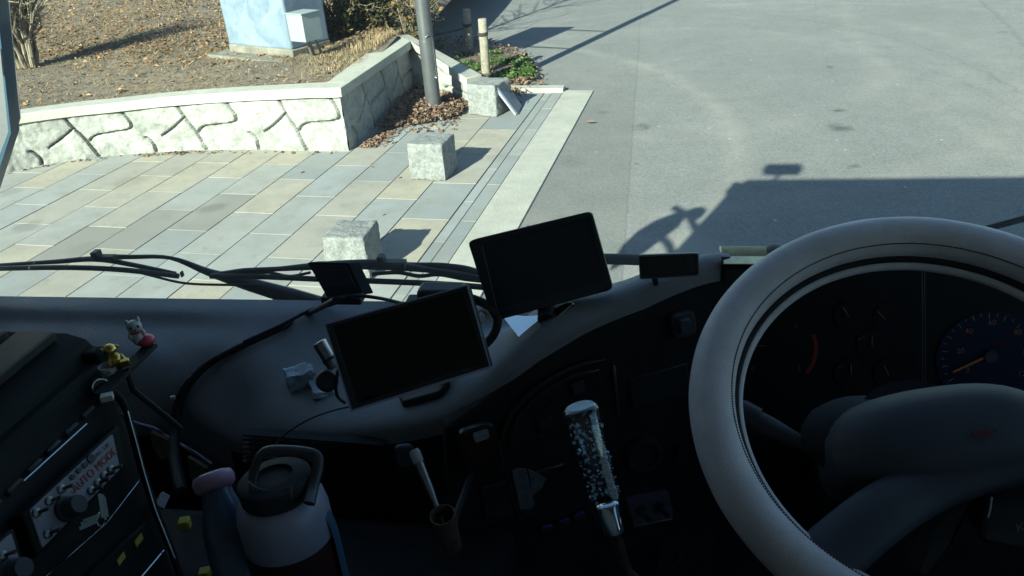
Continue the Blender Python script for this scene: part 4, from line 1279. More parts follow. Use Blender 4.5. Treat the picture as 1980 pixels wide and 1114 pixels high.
obj('seam_gap', bm, M_MATTE, wheel, smooth=80)
HP = WC - wn_ * 0.035
def wp(px, py, off=0.0): return onp(px, py, HP, wn_, off)
# arched lower spoke
ctr = [(1560, 1122), (1620, 1062), (1700, 996), (1790, 942), (1890, 904), (1990, 886), (2090, 894), (2190, 940), (2280, 1020)]
wid = [48, 46, 44, 42, 42, 44, 46, 48, 52]
pts = smooth_path([wp(*c, 0.004 if 2 < i < 7 else 0.012) for i, c in enumerate(ctr)], 6)
rr = list(np.interp(np.linspace(0, 8, len(pts)), range(9), [w * 0.00062 for w in wid]))
bm = B()
add_tube(bm, pts, rr, 20, flat=0.62, up=wn_)
obj('spoke', bm, M_HUB, wheel, smooth=80)
# horn pad: a flattened dome above the spoke
hc = wp(1845, 862, -0.005)
hu = (wp(1945, 850) - wp(1745, 876)).normalized(); hv = wn_.cross(hu)
bm = B()
nr, ns = 14, 48
rows = []
for i in range(nr + 1):
    t = i / nr
    row = []
    for k in range(ns):
        a = 2 * math.pi * k / ns
        ca_, sa_ = math.cos(a), math.sin(a)
        e = 2.6
        rad = (abs(ca_) ** e + abs(sa_) ** e) ** (-1 / e)
        w_ = 0.122 if ca_ < 0 else 0.112
        h_ = 0.068 if sa_ > 0 else 0.045
        z = 0.046 * (1 - t ** 3.0) ** 0.8 - 0.006
        row.append(hc + hu * (ca_ * rad * w_ * t) + hv * (sa_ * rad * h_ * t) + wn_ * z)
    rows.append(row)
cvt = [[bm.verts.new(p) for p in r] for r in rows[1:]]
c0 = bm.verts.new(hc + wn_ * 0.040)
for k in range(ns): bm.faces.new((c0, cvt[0][k], cvt[0][(k + 1) % ns]))
for i in range(nr - 1):
    for k in range(ns): bm.faces.new((cvt[i][k], cvt[i + 1][k], cvt[i + 1][(k + 1) % ns], cvt[i][(k + 1) % ns]))
low = [bm.verts.new(v.co - wn_ * 0.05) for v in cvt[-1]]
for k in range(ns): bm.faces.new((cvt[-1][k], low[k], low[(k + 1) % ns], cvt[-1][(k + 1) % ns]))
obj('horn_pad', bm, M_HUB, wheel, smooth=60)
bm = text_bm('HINO', onp(1905, 838, hc + wn_ * 0.042, wn_), hu, hv, 0.0085, 0.0, depth=0.001)
obj('red_emblem', bm, M_RED, wheel)
# column shroud and stalk
bm = B()
add_tube(bm, smooth_path([WC - wn_ * 0.055, WC - wn_ * 0.12, WC - wn_ * 0.26 + Vector((0, 0.03, 0)), WC - wn_ * 0.5 + Vector((0, 0.1, 0))], 6), 0.062, 20)
obj('steering_column', bm, M_MATTE, truck, smooth=60)
bm = B(); add_ball(bm, onp(1690, 850, WC - wn_ * 0.075, wn_), (0.075, 0.06, 0.038), 20)
obj('column_housing', bm, M_MATTE, truck, smooth=80)
SP = WC - wn_ * 0.085
bm = B()
add_tube(bm, [onp(x, y, SP, wn_) for x, y in ((1660, 892), (1600, 876), (1545, 855), (1490, 828), (1462, 815))], [0.006, 0.0065, 0.009, 0.013, 0.014], 12, flat=0.7, up=wn_)
stalk = obj('indicator_stalk', bm, M_HUB, truck, smooth=60)
bm = B(); add_tube(bm, [onp(x, y, SP, wn_) for x, y in ((1463, 815), (1432, 800), (1405, 788))], [0.0165, 0.0175, 0.014], 14, flat=0.75, up=wn_)
obj('stalk_end', bm, M_BLACKP, stalk, smooth=60)
# lower right trim under the column
bm = B(); add_prism(bm, [at(1905, 970, y=0.62), at(2040, 985, y=0.62), at(2040, 1080, y=0.60), at(1893, 1052, y=0.60)], (0, 0.05, 0))
box_ = obj('lower_trim', bm, M_BLACKP, truck, bevel=0.006)
kp = at(1974, 1020, y=0.605); kp2 = at(2000, 1016, y=0.605)
bm = text_bm('K', kp, kp2 - kp, (0, 0.2, 1), 0.014, depth=0.0008)
obj('letter', bm, M_PALEPRINT, box_)
bm = B(); add_prism(bm, [at(1755, 1114, y=0.60), at(1800, 990, y=0.63), at(1905, 955, y=0.63), at(1840, 1060, y=0.61), at(1800, 1140, y=0.58)], (0, 0.04, 0))
obj('column_cover', bm, M_BLACKP, truck, bevel=0.01)
bm = B(); add_tube(bm, [at(1918, 962, y=0.58), at(1915, 985, y=0.58), at(1911, 1000, y=0.58)], 0.0009, 6)
obj('tag_string', bm, M_WHITEP, truck)

# ---- driver-facing centre stack
P1 = Vector((-0.225, 0.822, 1.85)); N1 = Vector((0.41, -1, 0.12)).normalized()
def on1(px, py, off=0.0): return onp(px, py, P1, N1, off)
def slab1(name, pxs, thick, mt, parent, off, bevel=0.002, label=None):
    bm = B(); add_prism(bm, [on1(x, y, off) for x, y in pxs], -N1 * thick)
    return obj(name, bm, mt, parent, bevel=bevel, label=label)
stack = slab1('switch_panel', [(860, 830), (905, 800), (985, 742), (1040, 700), (1130, 650), (1260, 592), (1380, 545), (1400, 900), (1420, 1200), (880, 1240)], 0.03, M_MATTE, truck, 0.004, 0.006)
arch_o = [(986, 872), (984, 842), (1000, 806), (1030, 772), (1072, 742), (1118, 722), (1160, 713), (1168, 755), (1176, 812), (1110, 832), (1040, 852)]
slab1('gloss_panel', arch_o, 0.012, M_GLOSSP, stack, 0.009, 0.003)
bm = B(); add_tube(bm, smooth_path([on1(x, y, 0.011) for x, y in ((972, 905), (966, 868), (974, 830), (996, 790), (1036, 752), (1084, 722), (1130, 704), (1172, 696))], 5), 0.0035, 8)
obj('arch_trim', bm, M_BLACKP, stack, smooth=60)
slab1('hazard_switch', rounded([(1101, 746), (1129, 735), (1136, 757), (1108, 768)], 0.3), 0.01, M_BLACKP, stack, 0.016, 0.002)
slab1('hazard_face', rounded([(1107, 749), (1126, 741), (1130, 755), (1112, 762)], 0.3), 0.003, M_HUB, stack, 0.018, 0.001)
slab1('rocker_switch', rounded([(1040, 816), (1068, 806), (1074, 828), (1046, 838)], 0.3), 0.01, M_BLACKP, stack, 0.016, 0.002)
slab1('left_pocket', [(1030, 810), (1060, 782), (1092, 770), (1096, 820), (1040, 842)], 0.004, M_MATTE, stack, 0.012, 0.002)
slab1('trim_strip', [(1185, 708), (1190, 707), (1200, 803), (1195, 804)], 0.004, M_DULLMETAL, stack, 0.009, 0.0008)
slab1('audio_slot', [(1215, 735), (1330, 700), (1338, 760), (1222, 795)], 0.006, M_BLACKP, stack, 0.008, 0.003)
slab1('mirror_switch', rounded([(1298, 610), (1344, 600), (1350, 648), (1304, 658)], 0.3), 0.014, M_HUB, stack, 0.018, 0.003)
slab1('mirror_switch_knob', rounded([(1312, 620), (1336, 614), (1340, 644), (1316, 650)], 0.3), 0.01, mat('blue_grey_knob', (0.06, 0.075, 0.11), 0.35), stack, 0.026, 0.003)
slab1('gloss_pocket', [(930, 944), (1092, 895), (1115, 962), (1003, 1000), (985, 1004), (938, 1006)], 0.010, M_GLOSSP, stack, 0.010, 0.003)
bm = B(); add_tube(bm, [on1(x, y, 0.012) for x, y in ((982, 918), (990, 955), (1001, 1000), (1014, 1008))], 0.0025, 6); add_tube(bm, [on1(x, y, 0.012) for x, y in ((1003, 1000), (1060, 982), (1112, 964))], 0.0015, 6)
obj('pocket_trim', bm, M_GLOSSP, stack, smooth=60)
M_FILM_GLARE = mat('clear_film_glare', (0.17, 0.18, 0.215), 0.3, var=0.25, scale=60, spec=0.8)  # reflections on the clear plastic, painted as pale slabs
slab1('film_glare', [(990, 912), (1000, 906), (1018, 908), (1034, 975), (1026, 986), (1006, 985)], 0.002, M_FILM_GLARE, stack, 0.0135, 0.0005)
slab1('film_glare', [(1022, 908), (1040, 916), (1056, 926), (1048, 944), (1030, 960)], 0.002, M_FILM_GLARE, stack, 0.0135, 0.0005)
pl = slab1('toggle_plate', [(1211, 964), (1288, 949), (1294, 955), (1303, 996), (1298, 1002), (1226, 1017)], 0.006, mat('purple_grey_plate', (0.13, 0.12, 0.155), 0.4, var=0.2, scale=30), stack, 0.012, 0.001)
bm = B(); add_tube(bm, [on1(1226, 1018, 0.012), on1(1300, 1003, 0.012)], 0.0014, 6)
obj('plate_edge', bm, M_DULLMETAL, stack, smooth=60)
for cx, cy in ((1238, 986), (1273, 978)):
    c = on1(cx, cy, 0.012)
    bm = B(); add_lathe(bm, c, N1, [(0.0085, 0), (0.0085, 0.003), (0.006, 0.004), (0.0055, 0.006)], 12); add_tube(bm, [c + N1 * 0.004, c + N1 * 0.022 + Vector((0.006, 0, -0.004))], [0.0032, 0.0045], 8)
    obj('toggle', bm, M_BLACKP, stack, smooth=40)
for cx, cy, rp in ((1243, 878, 34), (1320, 870, 16), (1290, 1070, 24)):
    c = on1(cx, cy, 0.010); r_ = (on1(cx + rp, cy, 0.010) - c).length
    bm = B(); add_lathe(bm, c - N1 * 0.004, N1, [(r_, 0), (r_, 0.01), (r_ * 0.92, 0.014), (r_ * 0.75, 0.014), (r_ * 0.7, 0.008), (r_ * 0.2, 0.008)], 28)
    obj('dial_knob', bm, M_BLACKP, stack, smooth=40)
M_LED = mat('blue_led_ring', (0.02, 0.03, 0.2), 0.4)
_b = M_LED.node_tree.nodes['Principled BSDF']; _b.inputs['Emission Color'].default_value = (0.03, 0.05, 0.6, 1); _b.inputs['Emission Strength'].default_value = 0.006
for cx, cy in ((1057, 1024), (1091, 1012), (1120, 1000)):
    c = on1(cx, cy, 0.008); r_ = (on1(cx + 13, cy, 0.008) - c).length
    u_, v_, w_ = frame_of(N1, (0, 0, 1))
    bm = B(); add_lathe(bm, c - N1 * 0.006, N1, [(r_ * 0.9, 0), (r_ * 0.9, 0.010), (r_ * 0.6, 0.012)], 20)
    k_ = obj('button', bm, M_BLACKP, stack, smooth=40)
    bm = B(); add_tube(bm, [c + N1 * 0.004 + (u_ * math.cos(a) + v_ * math.sin(a)) * r_ for a in np.linspace(-0.9, 0.9, 12)], 0.0012, 5)
    obj('button_light', bm, M_LED, stack)
# vent louvres low on the passenger side of the stack
bm = B()
for k in range(7):
    a = onp(480, 850 + 9 * k, (-0.4, 0.862, 1.7), (0, -1, 0.05)); b = onp(742, 838 + 9 * k, (-0.4, 0.850, 1.7), (0, -1, 0.05))
    add_box(bm, a.lerp(b, 0.5), ((b - a).length, 0.018, 0.0025), math.atan2(b.y - a.y, b.x - a.x))
obj('vent_louvres', bm, M_MATTE, truck)
# console between the seats that carries bottles, rack and lever
bm = B(); add_box(bm, (-0.52, 0.50, 1.42), (0.72, 0.62, 0.5))
obj('console', bm, M_MATTE, truck, bevel=0.02)

# silver-blue trim along the dash's lower left edge, with the card stuck under it
bm = B(); add_tube(bm, smooth_path([at(236, 800, y=0.99), at(262, 817, y=0.985), at(300, 829, y=0.98), at(326, 846, y=0.978), at(372, 872, y=0.962), at(410, 898, y=0.95)], 5), 0.0045, 8)
obj('edge_trim', bm, M_TRIMBLUE, truck, smooth=60)

# ---- wipers (outside the glass) and left mirror
w = part_empty('wiper', (-0.9, 1.26, 1.85), truck)
def w_obj(name, pts, r, parent, y=1.255, flat=1.0, up=None):
    p = smooth_path([at(a, b, y=y) for a, b in pts], 5)
    rr = list(np.interp(np.linspace(0, 1, len(p)), np.linspace(0, 1, len(r)), r)) if isinstance(r, (list, tuple)) else r
    bm = B(); add_tube(bm, p, rr, 8, flat=flat, up=up)
    return obj(name, bm, M_WIPER, parent, smooth=50)
w_obj('wiper_arm', [(640, 594), (560, 572), (480, 549), (405, 527), (330, 499), (250, 497), (190, 497)], [0.016, 0.017, 0.014, 0.008, 0.004, 0.005, 0.007], w, 1.27)
w_obj('blade_frame', [(-60, 516), (40, 510), (110, 506), (185, 501), (255, 512), (340, 529)], [0.003, 0.004, 0.005, 0.006, 0.005, 0.004], w)
w_obj('blade_rubber', [(-60, 521), (60, 518), (160, 518), (250, 523), (345, 534)], 0.0055, w, 1.245)
w_obj('hose', [(245, 520), (300, 535), (360, 548), (440, 551), (500, 551)], 0.0026, w)
bm = B(); add_box(bm, at(187, 494, y=1.25), (0.013, 0.02, 0.02)); add_box(bm, at(205, 499, y=1.25), (0.04, 0.016, 0.012)); add_box(bm, at(352, 530, y=1.25), (0.004, 0.01, 0.012))
obj('clip', bm, M_WIPER, w, bevel=0.002)
w2 = part_empty('wiper', (-0.2, 1.26, 1.85), truck)
w_obj('wiper_arm', [(1180, 640), (1060, 590), (935, 533), (872, 516), (800, 514), (738, 514)], [0.015, 0.014, 0.009, 0.0065, 0.007, 0.009], w2, 1.27)
w_obj('blade_frame', [(415, 531), (470, 524), (540, 520), (640, 513), (735, 512), (820, 521), (890, 531), (950, 541)], [0.004, 0.006, 0.005, 0.009, 0.011, 0.006, 0.006, 0.004], w2)
w_obj('blade_frame', [(430, 527), (480, 530), (520, 527), (560, 534), (600, 527)], 0.003, w2)
w_obj('blade_frame', [(720, 530), (770, 527), (810, 534), (850, 531), (900, 540), (950, 545)], 0.004, w2)
w_obj('blade_rubber', [(407, 534), (500, 535), (620, 540), (760, 545), (880, 551), (960, 558)], [0.0055, 0.006], w2, 1.245)
bm = B(); add_box(bm, at(738, 504, y=1.25), (0.013, 0.02, 0.022)); add_box(bm, at(760, 511, y=1.25), (0.05, 0.02, 0.015))
obj('clip', bm, M_WIPER, w2, bevel=0.002)
w3 = part_empty('wiper', (0.6, 1.26, 1.85), truck)
w_obj('wiper_arm', [(1120, 500), (1180, 501), (1245, 503), (1300, 508)], 0.0105, w3, 1.26)
w_obj('blade_frame', [(1850, 462), (1905, 445), (1960, 430), (2060, 404)], 0.004, w3)
w_obj('blade_rubber', [(1850, 455), (1910, 438), (1965, 423), (2060, 398)], 0.0025, w3)

MY = 1.55
p1 = at(38, 250, y=MY); p2 = at(-2, 372, y=MY); pt = at(12, 0, y=MY)
def unshadow(px, py):
    g_ = at(px, py, z=0); h_ = (g_.y - MY) / math.cos(R(SUN_AZ))
    return Vector((g_.x - h_ * math.sin(R(SUN_AZ)), MY, h_ * math.tan(R(SUN_EL))))
outer = [p1, p2, unshadow(1185, 500), unshadow(1200, 475), unshadow(1228, 448), unshadow(1262, 427), unshadow(1298, 413), unshadow(1328, 404), pt + Vector((0.0, 0, 0.05)), pt]
cen = sum(outer, Vector()) / len(outer)
innr = [p.lerp(cen, 0.025) for p in outer]
innr[1] = p2 + Vector((-0.007, 0, 0.014)); innr[0] = p1 + Vector((-0.006, 0, 0.003))
bm = B(); add_frame(bm, [p + Vector((0, -0.028, 0)) for p in outer], [p + Vector((0, -0.028, 0)) for p in innr], (0, 0.028, 0))
mir = obj('wing_mirror', bm, M_TRUCKBLUE, truck, bevel=0.002, label='blue framed wing mirror at the left edge of the windscreen')
bm = B(); add_prism(bm, [p + Vector((0, -0.022, 0)) for p in innr], (0, 0.006, 0))
obj('mirror_glass', bm, M_MIRROR, mir)
bm = B(); add_prism(bm, [p.lerp(cen, 0.10) for p in outer], (0, 0.03, 0))
obj('mirror_back', bm, M_TRUCKBLUE, mir, bevel=0.01)
bm = B(); add_box(bm, unshadow(1343, 412), (0.12, 0.10, 0.11), 0.4)
obj('mirror_clamp', bm, M_WIPER, mir, bevel=0.02)
for z in (2.25, 2.52):
    bm = B(); add_tube(bm, smooth_path([(-1.33, 1.10, z + 0.03), (-1.38, 1.3, z + 0.05), (-1.45, 1.57, z)], 5), 0.028, 8)
    obj('mirror_arm', bm, M_WIPER, mir, smooth=60)

# =================================================================== THINGS IN THE CAB
def screen_thing(name, label, outer_px, inner_px, p0, n, thick, m_b, m_s, mount=None):
    n = Vector(n).normalized()
    o3 = [onp(x, y, p0, n) for x, y in outer_px]; i3 = [onp(x, y, p0, n) for x, y in inner_px]
    c = sum(o3, Vector()) / len(o3)
    t = thing(name, c, label, 'monitor', 'screens mounted on the dash')
    bm = B(); add_prism(bm, [p - n * 0.0035 for p in o3], -n * thick)
    obj('housing', bm, m_b, t, bevel=0.004, seg=3)
    bm = B(); add_frame(bm, [p - n * 0.003 for p in o3], [p - n * 0.003 for p in i3], n * 0.003)
    obj('bezel', bm, m_b, t, bevel=0.001)
    bm = B(); add_prism(bm, [p - n * 0.0025 for p in i3], n * 0.001)
    obj('screen', bm, m_s, t)
    return t, c, n
t, c, n = screen_thing('monitor', 'matt black monitor on a short pedestal, the upper of the two screens on the dash',
    rounded([(904, 466), (1144, 408), (1186, 560), (953, 622)], 0.06), rounded([(932, 472), (1139, 422), (1167, 545), (962, 600)], 0.03), at(1045, 515, y=0.93), (0.02, -0.93, 0.36), 0.022, M_BEZEL, M_SCREEN)
bp = on(1052, 628)
stem_t = c - n * 0.03 + Vector((0.0, 0, -0.03))
bm = B(); add_tube(bm, smooth_path([stem_t, stem_t.lerp(on(1056, 618), 0.6) + Vector((0, 0.01, 0)), on(1056, 618)], 6), 0.012, 12)
obj('stem', bm, M_BLACKP, t, smooth=60)
nd = (on(1120, 590) - on(990, 645)).normalized(); nd2 = (on(1060, 600) - on(1050, 650)).normalized(); nn = nd.cross(nd2).normalized()
if nn.z < 0: nn = -nn
bq = [on(x, y) for x, y in rounded([(988, 632), (1040, 612), (1096, 588), (1116, 592), (1060, 624), (1004, 655)], 0.2)]
cb = sum(bq, Vector()) / len(bq)
bq = [p - nn * (p - cb).dot(nn) + nn * 0.006 for p in bq]
bm = B(); add_prism(bm, bq, -nn * 0.006)
obj('base_plate', bm, M_CHROME, t, bevel=0.001)
q0 = onp(1015, 440, c, n, 0.0005); q1 = onp(1050, 431.5, c, n, 0.0005)
bm = text_bm('Pioneer', onp(1032, 437, c, n, 0.0005), q1 - q0, n.cross((q1 - q0).normalized()), 0.006, depth=0.0003)
obj('maker_mark', bm, mat('faint_mark', (0.16, 0.16, 0.17), 0.5), t)

t, c, n = screen_thing('monitor', 'glossy black monitor with shiny purple grey edges, the lower of the two screens',
    [(627, 626), (905, 550), (950, 712), (679, 797)], [(643, 631), (893, 562), (938, 702), (690, 781)], at(788, 672, y=0.78), (0.03, -0.88, 0.46), 0.016, M_BEZEL, M_SCREEN2)
bm = B(); add_frame(bm, [onp(x, y, c, n, 0.0012) for x, y in ((627, 626), (905, 550), (950, 712), (679, 797))], [onp(x, y, c, n, 0.0012) for x, y in ((629.5, 628), (902.5, 553), (946.5, 708), (680.5, 792))], n * 0.0012)
obj('bright_edge', bm, mat('bevel_sheen', (0.48, 0.45, 0.60), 0.25), t)  # sheen along the bezel edge put into a pale colour
bm = B(); q = c - n * 0.012; add_tube(bm, smooth_path([q, q + Vector((0, 0.05, -0.01)), Vector((q.x, 0.93, 1.825))], 5), 0.012, 10); add_lathe(bm, Vector((q.x, 0.93, 1.81)), (0, 0, 1), [(0.05, 0), (0.05, 0.012), (0.03, 0.02)], 24)
obj('stand', bm, M_BLACKP, t, smooth=50)
bm = B(); add_prism(bm, [on(770, 770), on(862, 738), on(872, 748), on(850, 772), on(780, 790)], (0, 0, 0.012))
obj('stand_foot', bm, M_BLACKP, t, bevel=0.003)

# clock on the ridge
cp = at(1293, 515, y=0.925); cn_ = Vector((-0.08, -0.93, 0.3)).normalized()
t = thing('digital_clock', cp, 'small flat digital clock with a dim display standing on the dash ridge', 'clock')
o_ = [onp(x, y, cp, cn_) for x, y in rounded([(1234, 493.5), (1351, 489), (1353, 533), (1237, 541)], 0.07)]
bm = B(); add_prism(bm, o_, -cn_ * 0.010)
obj('case', bm, mat('clock_case', (0.17, 0.165, 0.16), 0.45), t, bevel=0.002)
bm = B(); add_prism(bm, [onp(x, y, cp, cn_, 0.0008) for x, y in rounded([(1237, 497), (1349, 492), (1350, 531), (1240, 538)], 0.06)], -cn_ * 0.002)
obj('face', bm, M_BLACKP, t, bevel=0.0004)
bm = B(); add_prism(bm, [onp(x, y, cp, cn_, 0.0014) for x, y in ((1252, 500), (1342, 496.5), (1343, 524), (1254, 530))], -cn_ * 0.001)
obj('display', bm, M_LCD, t)
r0 = onp(1255, 516, cp, cn_); r1 = onp(1345, 511, cp, cn_)
bm = text_bm('10:45', onp(1297, 513, cp, cn_, 0.0018), r1 - r0, cn_.cross((r1 - r0).normalized()), 0.021, depth=0.0002)
obj('digits', bm, M_LCDDIGIT, t)
bm = B(); add_tube(bm, [onp(1266, 538, cp, cn_, -0.006), on(1268, 548)], 0.004, 10)
obj('foot', bm, M_BLACKP, t, smooth=60)

# shiny case on the hood
a0 = at(1400, 490, y=0.985)
t = thing('shiny_case', (0.12, 0.99, 2.02), 'shiny chrome topped case lying on the instrument hood left of the wheel', 'case')
x0, x1 = at(1398, 495, y=0.975).x, at(1512, 492, y=0.975).x
z1 = at(1440, 479, y=1.015).z; z0 = at(1440, 509, y=0.965).z
bm = B()
prof = [(1.02, z1), (0.992, z1 - 0.0005), (0.968, z1 - 0.014), (0.962, z0), (1.02, z0 - 0.004)]
add_prism(bm, [(x0, y, z) for y, z in prof], (x1 - x0, 0, 0))
obj('lid', bm, M_LACQUER, t, bevel=0.004, seg=4)
bm = B(); add_prism(bm, [(x0 + 0.002, 0.966, z0 - 0.001), (x0 + 0.002, 1.016, z0 - 0.005), (x0 + 0.002, 1.016, z0 - 0.03), (x0 + 0.002, 0.966, z0 - 0.03)], (x1 - x0 - 0.004, 0, 0))
obj('base', bm, M_BLACKP, t, bevel=0.002)
bm = B(); add_ball(bm, at(1502, 484, y=0.99), (0.014, 0.02, 0.006), 16)
obj('knob', bm, M_BLACKP, t, smooth=80)

# black unit against the windscreen
dp = at(650, 540, y=1.09); dn = Vector((0.25, -0.80, 0.55)).normalized()
t = thing('dash_unit', dp, 'flat black leaning unit standing at the windscreen in front of the wiper', 'dash unit')
f_ = [onp(x, y, dp, dn) for x, y in rounded([(594, 507), (674, 508), (703, 570), (633, 576)], 0.06)]
bm = B(); add_prism(bm, f_, Vector((0.012, 0.016, -0.006)))
obj('body', bm, M_MATTE, t, bevel=0.002)
bm = B(); add_prism(bm, [onp(x, y, dp, dn, 0.001) for x, y in ((601, 512), (668, 513), (688, 556), (624, 558))], -dn * 0.002)
obj('front_cover', bm, M_BLACKP, t, bevel=0.001)
bm = B(); add_box(bm, onp(664, 575, dp, dn, -0.008), (0.07, 0.03, 0.014))
obj('foot', bm, M_BLACKP, t, bevel=0.003)
t = thing('sensor_box', at(850, 566, y=1.06), 'small black rounded box behind the top edge of the lower screen', 'sensor')
bm = B(); add_box(bm, at(856, 572, y=1.07), (0.078, 0.04, 0.036)); obj('body', bm, M_BLACKP, t, bevel=0.008, seg=3)
bm = B(); add_box(bm, at(850, 590, y=1.06), (0.115, 0.05, 0.014)); obj('base', bm, M_BLACKP, t, bevel=0.004)

# wrapper, tube and knob beside the lower screen
def crumple(name, px, py, s, label, m_, seed, cat):
    c = on(px, py)
    bm = B(); bmesh.ops.create_cube(bm, size=1); bmesh.ops.subdivide_edges(bm, edges=bm.edges[:], cuts=7, use_grid_fill=True)
    for v in bm.verts:
        q = v.co; nn_ = noise.fractal(q * 2.2 + Vector((seed, 0, 0)), 0.8, 2.2, 4)
        q2 = Vector((q.x * s[0], q.y * s[1], q.z * s[2])) * (1 + 0.25 * nn_)
        q2.z += 0.12 * s[0] * noise.noise(Vector((q.x * 3, q.y * 3, seed)))
        v.co = c + Matrix.Rotation(0.55, 3, 'Z') @ q2 + Vector((0, 0, s[2] * 0.45))
    return tag(obj(name, bm, m_, smooth=30), label, cat)
crumple('crumpled_wrapper', 583, 742, (0.042, 0.030, 0.030), 'crumpled pale blue plastic wrapper lying on the dash left of the lower screen', M_TISSUE, 4.0, 'wrapper')
crumple('tissue_packet', 622, 752, (0.030, 0.045, 0.010), 'flat bright tissue packet between the crumpled wrapper and the lower screen', mat('bright_packet', (0.48, 0.55, 0.62), 0.4, var=0.15, scale=60), 9.0, 'packet')
t = thing('silver_tube', at(625, 680, y=0.90), 'short silver cylinder standing beside the left edge of the lower screen', 'tube')
ta, tb_ = at(617, 661, y=0.895), at(648, 712, y=0.88)
bm = B(); add_lathe(bm, ta, tb_ - ta, [(0.0085, 0), (0.0105, 0.001), (0.0105, 0.034), (0.0098, 0.035), (0.0098, (tb_ - ta).length)], 20)
obj('body', bm, M_DULLMETAL, t, smooth=40)
bm = B(); q = ta.lerp(tb_, 0.62); add_lathe(bm, q, tb_ - ta, [(0.0112, 0), (0.0112, 0.004)], 20)
obj('band', bm, M_BLACKP, t, smooth=40)
bm = B(); add_lathe(bm, at(633, 737, y=0.86), (0.3, -0.7, 0.6), [(0.014, 0), (0.016, 0.004), (0.016, 0.012), (0.013, 0.017)], 20)
tag(obj('round_knob', bm, M_BLACKP, smooth=40), 'round black knob just below the silver cylinder', 'knob')
bm = B(); add_tube(bm, smooth_path([at(660, 700, y=0.84), at(650, 735, y=0.82), at(652, 765, y=0.82), at(668, 780, y=0.82)], 6), 0.0025, 6)
tag(obj('thin_cable', bm, M_RUBBER, smooth=60), 'thin dark cable looping out at the lower left corner of the lower screen', 'cable')
bm = B(); add_tube(bm, smooth_path([at(905, 575, y=0.93), at(938, 588, y=0.92), at(961, 612, y=0.90), at(958, 640, y=0.89), at(940, 664, y=0.88), at(900, 690, y=0.86)], 6), 0.0065, 8)
tag(obj('looped_cable', bm, M_RUBBER, smooth=60), 'thick black cable looping between the two screens', 'cable')
bm = B(); add_lathe(bm, at(930, 612, y=0.90), (0.5, -0.6, 0.5), [(0.006, 0), (0.010, 0), (0.010, 0.008), (0.006, 0.008)], 20, cap=False)
o_ = tag(obj('tape_ring', bm, mat('cream_ring', (0.45, 0.38, 0.24), 0.5), smooth=40), 'small cream ring tucked behind the right edge of the lower screen', 'ring')
md = o_.modifiers.new('s', 'SOLIDIFY'); md.thickness = 0.001

# black cables from the windscreen unit across the dash down to the console
bm = B()
pts = [on(648, 580, 0.012), on(600, 605, 0.012), on(540, 636, 0.012), on(470, 668, 0.012), on(405, 702, 0.012), on(362, 745, 0.012), on(343, 790, 0.012), at(338, 840, y=0.95), at(338, 890, y=0.90), at(350, 950, y=0.84)]
p_ = smooth_path(pts, 6)
add_tube(bm, p_, list(np.interp(np.linspace(0, 1, len(p_)), [0, 0.4, 0.7, 1], [0.0045, 0.0065, 0.0095, 0.010])), 8)
tag(obj('cable_bundle', bm, M_RUBBER, smooth=60), 'thick black taped cable bundle sweeping down the left of the dash', 'cable')
bm = B()
add_tube(bm, smooth_path([on(790, 590, 0.012), at(735, 577, y=1.06), at(680, 573, y=1.06), on(640, 590, 0.02), on(600, 600, 0.02), on(545, 628, 0.02), on(470, 662, 0.022)], 6), 0.003, 8)
tag(obj('cable', bm, M_RUBBER, smooth=60), 'thin black cable running from the dash unit towards the taped bundle', 'cable')
bm = B()
add_tube(bm, smooth_path([at(700, 782, y=0.80), at(640, 795, y=0.82), at(590, 815, y=0.83), at(545, 845, y=0.82), at(528, 868, y=0.80)], 6), 0.0012, 6)
tag(obj('fine_wire', bm, M_RUBBER, smooth=60), 'fine dark wire hanging below the lower screen towards the bottle', 'wire')
bm = B(); add_box(bm, at(334, 769, y=0.955), (0.008, 0.006, 0.006), 0.4)
tag(obj('cable_clip', bm, M_WHITEP, bevel=0.001), 'tiny pale clip beside the taped cable bundle', 'clip')

M_RACK = mat('rack_black', (0.008, 0.0095, 0.009), 0.7, var=0.3, scale=14, spec=0.2)
M_DARKMETAL = mat('dark_metal', (0.16, 0.16, 0.15), 0.4, metal=1.0)
# ---- radio rack on the left
F0 = Vector((-0.66, 0.60, 2.0)); FN = Vector((0.894, 0, 0.447)).normalized()
def onf(px, py, off=0.0): return onp(px, py, F0, FN, off)
FU = (onf(218, 838) - onf(57, 987)).normalized(); FV = (onf(57, 987) - onf(82, 1061)).normalized()
rack = thing('equipment_rack', (-0.75, 0.5, 1.67), 'black equipment rack with silver shelf edges at the lower left of the cab', 'rack')
bm = B(); add_prism(bm, [onf(x, y, -0.012) for x, y in ((192, 700), (222, 760), (262, 860), (300, 980), (345, 1120), (370, 1250), (-150, 1400), (-150, 1000))], Vector((-0.34, 0, -0.02)))
obj('case', bm, M_RACK, rack, bevel=0.006)
for k, (x0, y0, x1, y1) in enumerate(((46, 931, 168, 820), (85, 1118, 205, 1012), (206, 1011, 276, 921), (272, 1118, 319, 1062))):
    bm = B(); add_tube(bm, [onf(x0, y0, 0.002), onf(x1, y1, 0.002)], 0.0013, 6)
    obj('shelf_edge', bm, M_CHROME, rack, smooth=60)
bm = B(); add_tube(bm, smooth_path([onf(x, y, 0.006) for x, y in ((198, 752), (226, 764), (243, 790), (254, 830), (272, 900), (300, 985), (330, 1060), (350, 1120))], 4), 0.0045, 8)
obj('corner_post', bm, M_RACK, rack, smooth=60)
bm = B(); add_tube(bm, [onf(x, y, 0.012) for x, y in ((247, 795), (262, 850), (279, 915), (300, 985), (338, 1080))], 0.001, 5)
obj('post_edge', bm, M_DULLMETAL, rack, smooth=60)
for x, y in ((357, 1013), (396, 1110)):
    bm = B(); add_box(bm, at(x, y, y=0.60), (0.013, 0.013, 0.013), 0.3)
    obj('indicator_lamp', bm, M_YELLOW, rack, bevel=0.002)
